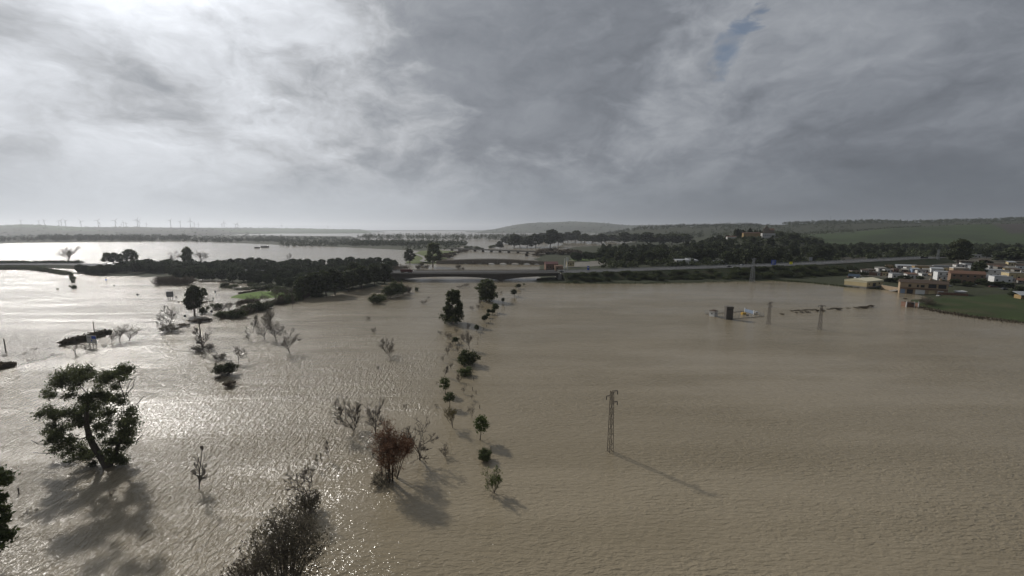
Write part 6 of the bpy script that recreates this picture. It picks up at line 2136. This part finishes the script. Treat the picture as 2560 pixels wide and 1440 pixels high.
for (x, tp) in ((1838, 572), (1842, 571), (1846, 573), (1850, 573), (1854, 575), (1858, 574), (1862, 577), (1872, 572), (1875, 569), (1878, 572), (1888, 574), (1894, 575), (1900, 574), (1906, 576)):
    X, Y = PY(x, 590, 850)[:2]
    z = tz(X, Y)
    h = max(PY(x, tp, Y)[2] - z, 6)
    plant('forest%d' % (x % 4), (X, Y, z - 0.2), h, h * 0.34, 'cypress_tree', 'slim dark cypress standing by the monastery walls', 'tree', GRP, rng.uniform(0, 6.28))
# big riverside trees in the middle distance
GRP = 'tall riverside gums'
for i, (x, b_, tp, wp) in enumerate(((1250, 622, 603, 24), (1285, 620, 585, 40), (1300, 618, 590, 34), (1318, 619, 592, 36), (1340, 618, 584, 40), (1375, 618, 573, 44), (1395, 612, 582, 36), (1420, 606, 580, 36), (1440, 606, 576, 34), (1460, 607, 584, 36), (1480, 608, 588, 34), (1265, 610, 590, 30),
                                     (1505, 610, 584, 34), (1530, 606, 586, 36), (1560, 610, 580, 40), (1590, 608, 584, 40), (1355, 604, 582, 34), (1620, 612, 580, 46), (1650, 612, 584, 46), (1680, 612, 582, 46), (1710, 610, 584, 46))):
    T('forest%d' % (i % 4), x, b_, tp, wp, 'eucalyptus_tree', 'tall dark gum standing in the flood beyond the low viaduct', 'tree', GRP)
GRP = 'bushes at the viaduct'
for (x, b_, tp, wp) in ((1192, 623, 615, 16), (1205, 624, 619, 10), (1168, 624, 614, 20), (1380, 634, 620, 44), (1360, 636, 622, 40), (1400, 636, 624, 40), (1420, 636, 622, 44), (1316, 642, 634, 8), (1345, 640, 634, 30), (1230, 620, 612, 18), (1440, 636, 624, 40)):
    T('scrub%d' % (x % 2) if x > 1300 else 'bush1', x, b_, tp, wp, 'shrub', 'greyish bush at the banks of the low viaduct', 'shrub', GRP)
# reeds along the meadow shore
def tufts(name, label, cat, pts, n, hgt, spread, m, seed):
    rng = np.random.RandomState(seed)
    V, Q = [], []
    P = np.array([GT(x, y) for x, y in pts])
    f = rng.rand(n) * (len(P) - 1)
    X = np.interp(f, np.arange(len(P)), P[:, 0]) + rng.normal(size=n) * spread
    Y = np.interp(f, np.arange(len(P)), P[:, 1]) + rng.normal(size=n) * spread * 1.3
    a = rng.rand(n) * 6.28
    h = hgt * (0.4 + rng.rand(n))
    w_ = 0.10 + 0.1 * rng.rand(n)
    le = rng.normal(size=(n, 2)) * 0.25
    dxy = np.stack([np.cos(a), np.sin(a)], -1) * w_[:, None]
    z0 = np.zeros(n) - 0.1
    v = np.stack([np.stack([X - dxy[:, 0], Y - dxy[:, 1], z0], -1), np.stack([X + dxy[:, 0], Y + dxy[:, 1], z0], -1),
                  np.stack([X + dxy[:, 0] * 0.4 + le[:, 0], Y + dxy[:, 1] * 0.4 + le[:, 1], h], -1), np.stack([X - dxy[:, 0] * 0.4 + le[:, 0], Y - dxy[:, 1] * 0.4 + le[:, 1], h], -1)], 1).reshape(-1, 3)
    o = link(name, mesh_np(name, v, [np.arange(n * 4).reshape(-1, 4)], m))
    return tag(o, label, cat, kind='stuff')
tufts('reeds', 'dead reeds standing in shallow water along the meadow shore', 'reeds', [(2300, 768), (2340, 778), (2380, 784), (2430, 793), (2500, 801), (2580, 810)], 1500, 0.7, 2.2, M['scrub'], 5)
tufts('grass_verge', 'rough dark grass along the shore below the motorway slope', 'grass', [(1350, 707), (1500, 709), (1700, 708), (1940, 702), (2010, 706), (2110, 716), (2200, 723)], 2600, 0.9, 1.6, M['bush'], 6)

# far woods that read as one mass
def woodland(name, label, bands, seed, per=26):
    """bands: list of (x0, x1, depth0, depth1, count, height, width)"""
    rng = np.random.RandomState(seed)
    Cs, Rs = [], []
    for (x0, x1, d0, d1, n, h, wd) in bands:
        px = x0 + (x1 - x0) * rng.rand(n)
        Y = d0 + (d1 - d0) * rng.rand(n)
        X = (px - 1280) * CP / F_PX * Y
        Z = np.maximum(terrain(X, Y), 0)
        hh = h * (0.6 + 0.7 * rng.rand(n))
        for k in range(3):
            Cs.append(np.stack([X + rng.normal(size=n) * wd * 0.2, Y + rng.normal(size=n) * wd * 0.2, Z + hh * (0.34 + 0.2 * k)], -1))
            rr = wd * (0.42 - 0.07 * k) * (0.7 + 0.6 * rng.rand(n))
            Rs.append(np.stack([rr, rr, hh * 0.26], -1))
    C_, R_ = np.concatenate(Cs), np.concatenate(Rs)
    n = len(C_) * per // 3
    V, Q = leaf_quads(rng, C_, R_, n, 1.0, 1.3)
    # leaf clumps grow with the tree
    V = V.reshape(-1, 4, 3)
    c = V.mean(1, keepdims=True)
    V = (c + (V - c) * (1.6 + 1.4 * np.clip(c[..., 1:2] / 2500, 0, 2.2))).reshape(-1, 3)
    o = link(name, mesh_np(name, V, [Q], M['wood']))
    return tag(o, label, 'woodland', kind='stuff')
woodland('lakeside_wood', 'dark wood along the far shore of the bright lake', [(-200, 90, 1500, 1900, 160, 12, 12), (90, 480, 1560, 2100, 520, 19, 15), (480, 720, 1450, 1900, 300, 10, 12), (-200, 720, 2000, 2700, 260, 9, 14), (700, 1010, 1120, 1500, 420, 9, 11), (640, 900, 1500, 2300, 260, 8, 12)], 1)
woodland('pine_belt', 'belt of flat-topped pines at the water right of the lake', [(880, 1165, 1120, 1330, 330, 13, 12), (1000, 1165, 960, 1120, 60, 6, 8)], 2)
woodland('riverside_wood', 'hazy line of tall trees standing in water in the distance', [(895, 1250, 1650, 2300, 460, 24, 15), (1230, 1500, 1900, 2500, 300, 24, 16), (1500, 1900, 2300, 3200, 420, 18, 20), (1300, 1500, 1500, 1700, 60, 16, 12), (1480, 1760, 1500, 2000, 240, 20, 15)], 3)
woodland('hillside_wood', 'dark tree line along the ridge above the green field', [(1880, 2060, 950, 1250, 260, 12, 12), (1960, 2560, 2350, 2750, 520, 16, 22), (2560, 3000, 2350, 2750, 260, 16, 22), (2120, 2300, 1780, 1900, 90, 9, 12), (2280, 2700, 1760, 1860, 120, 6, 10), (1780, 2130, 1500, 2500, 420, 12, 16), (2560, 3100, 1800, 1950, 90, 10, 14)], 4)
woodland('undergrowth', 'dark undergrowth beneath the woodland behind motorway and village', [(1500, 2100, 470, 900, 900, 6, 9), (2080, 2640, 540, 900, 500, 6, 9), (1700, 2600, 880, 960, 240, 8, 11)], 7, 60)
woodland('hill_scrub', 'scattered scrub and hedges over the pale hills with wind turbines', [(-200, 650, 3000, 5000, 320, 9, 22), (1200, 1900, 5200, 7400, 240, 14, 40), (560, 900, 6400, 7600, 90, 10, 30)], 5)

# ================================================================== wind turbines
tower = MB().tube([(0, 0, -3), (0, 0, 60)], [2.0, 1.1], 10).mesh('tower', M['turbine'], True)
nac = MB().box(-1.6, 1.6, -2.2, 5.0, 59.0, 62.2).mesh('nacelle', M['turbine'])
hub = MB().tube([(0, -2.2, 60.6), (0, -4.6, 60.6)], [1.5, 0.3], 8, True).mesh('hub', M['turbine'])
bl = MB().hexa([(-0.9, -0.3, 0.8), (0.9, -0.3, 0.8), (0.9, 0.3, 0.8), (-0.9, 0.3, 0.8), (-0.2, -0.1, 33), (0.25, -0.1, 33), (0.25, 0.1, 33), (-0.2, 0.1, 33)])
bl.add([(-0.9, -0.25, 0.8), (1.8, -0.2, 6.5), (1.8, 0.2, 6.5), (0.2, -0.1, 33)], ((0, 1, 2, 2),)[:0], ((0, 1, 3), (1, 2, 3), (0, 3, 2)))
blade = bl.mesh('blade', M['turbine'])
GRP = 'wind turbines on the far hills'
rng = random.Random(61)
for (x, base, hubp) in ((55, 561, 552), (99, 563, 553), (113, 563, 551), (149, 566, 555), (155, 566, 552), (166, 567, 552), (204, 568, 553), (247, 568, 552), (251, 568, 558), (290, 568, 552), (305, 568, 561), (310, 568, 556), (317, 568, 558), (345, 567, 550), (349, 567, 553),
                      (367, 568, 559), (428, 569, 552), (452, 569, 555), (477, 569, 552), (487, 569, 559), (497, 569, 560), (556, 569.5, 562), (561, 569.5, 557), (590, 570, 561), (595, 570, 561), (705, 571, 563), (820, 573, 566)):
    Y = 5200.0 if x < 600 else 7700.0
    X = (x - 1280) * CP / F_PX * Y
    z = tz(X, Y)
    s = max((PY(x, hubp, Y)[2] - z) / 60.0, 0.4)
    r = thing('wind_turbine', 'white three-bladed wind turbine on the hazy hill crest beyond the lake', 'wind turbine', (X, Y, z), rng.uniform(-0.9, 0.5) + 0.6, GRP)
    link('tower', tower, r, scale=(s * 1.25, s * 1.25, s))
    link('nacelle', nac, r, scale=(s, s, s))
    h_ = link('hub', hub, r, scale=(s, s, s))
    a0 = rng.uniform(0, 2.1)
    for k in range(3):
        b_ = link('blade', blade, r, (0, -3.4 * s, 60.6 * s), scale=(s * 1.5, s, s))
        b_.rotation_euler = (0, a0 + k * 2 * math.pi / 3, 0)
# far pylons and masts on the skyline
GRP = 'masts on the skyline'
for (x, base, tp) in ((820, 574, 566), (1417, 556, 546), (1510, 558, 549), (2074, 560, 540), (754, 573, 567), (648, 571, 565)):
    Y = 2600.0 if x > 2000 else 7600.0
    X = (x - 1280) * CP / F_PX * Y
    z = tz(X, Y)
    H = max(PY(x, tp, Y)[2] - z, 10)
    r = thing('radio_mast', 'thin lattice mast on the hazy skyline', 'mast', (X, Y, z), 0.3, GRP)
    wd = 0.9 if Y < 3000 else 2.2
    for sx, sy in ((-1, -1), (1, -1), (0, 1)):
        MB().bar((sx * wd, sy * wd, -2), (sx * wd * 0.3, sy * wd * 0.3, H), wd * 0.35).build('leg', M['galv'], r)
    cb = MB()
    for k in range(5):
        zz = H * (k + 0.5) / 5
        cb.box(-wd * 0.9, wd * 0.9, -0.2, 0.2, zz, zz + wd * 0.3)
    tag(cb.build('bracing', M['galv'], r), kind='stuff')
# white town far behind the woods
GRP = 'far white town'
for k in range(26):
    px = rng.uniform(1690, 1790)
    Y = rng.uniform(5600, 6600)
    X = (px - 1280) * CP / F_PX * Y
    z = tz(X, Y)
    s = rng.uniform(8, 20)
    r = thing('house', 'tiny white house of the far town on the hazy hill', 'house', (X, Y, z), rng.uniform(-0.4, 0.4), GRP)
    hh = rng.uniform(8, 15)
    MB().box(-s, s, 0, 12, -3, hh).build('wall', M['white'], r)
    MB().box(-s - 0.5, s + 0.5, -0.5, 12.5, hh, hh + 1.2).build('roof', M['tile'], r)
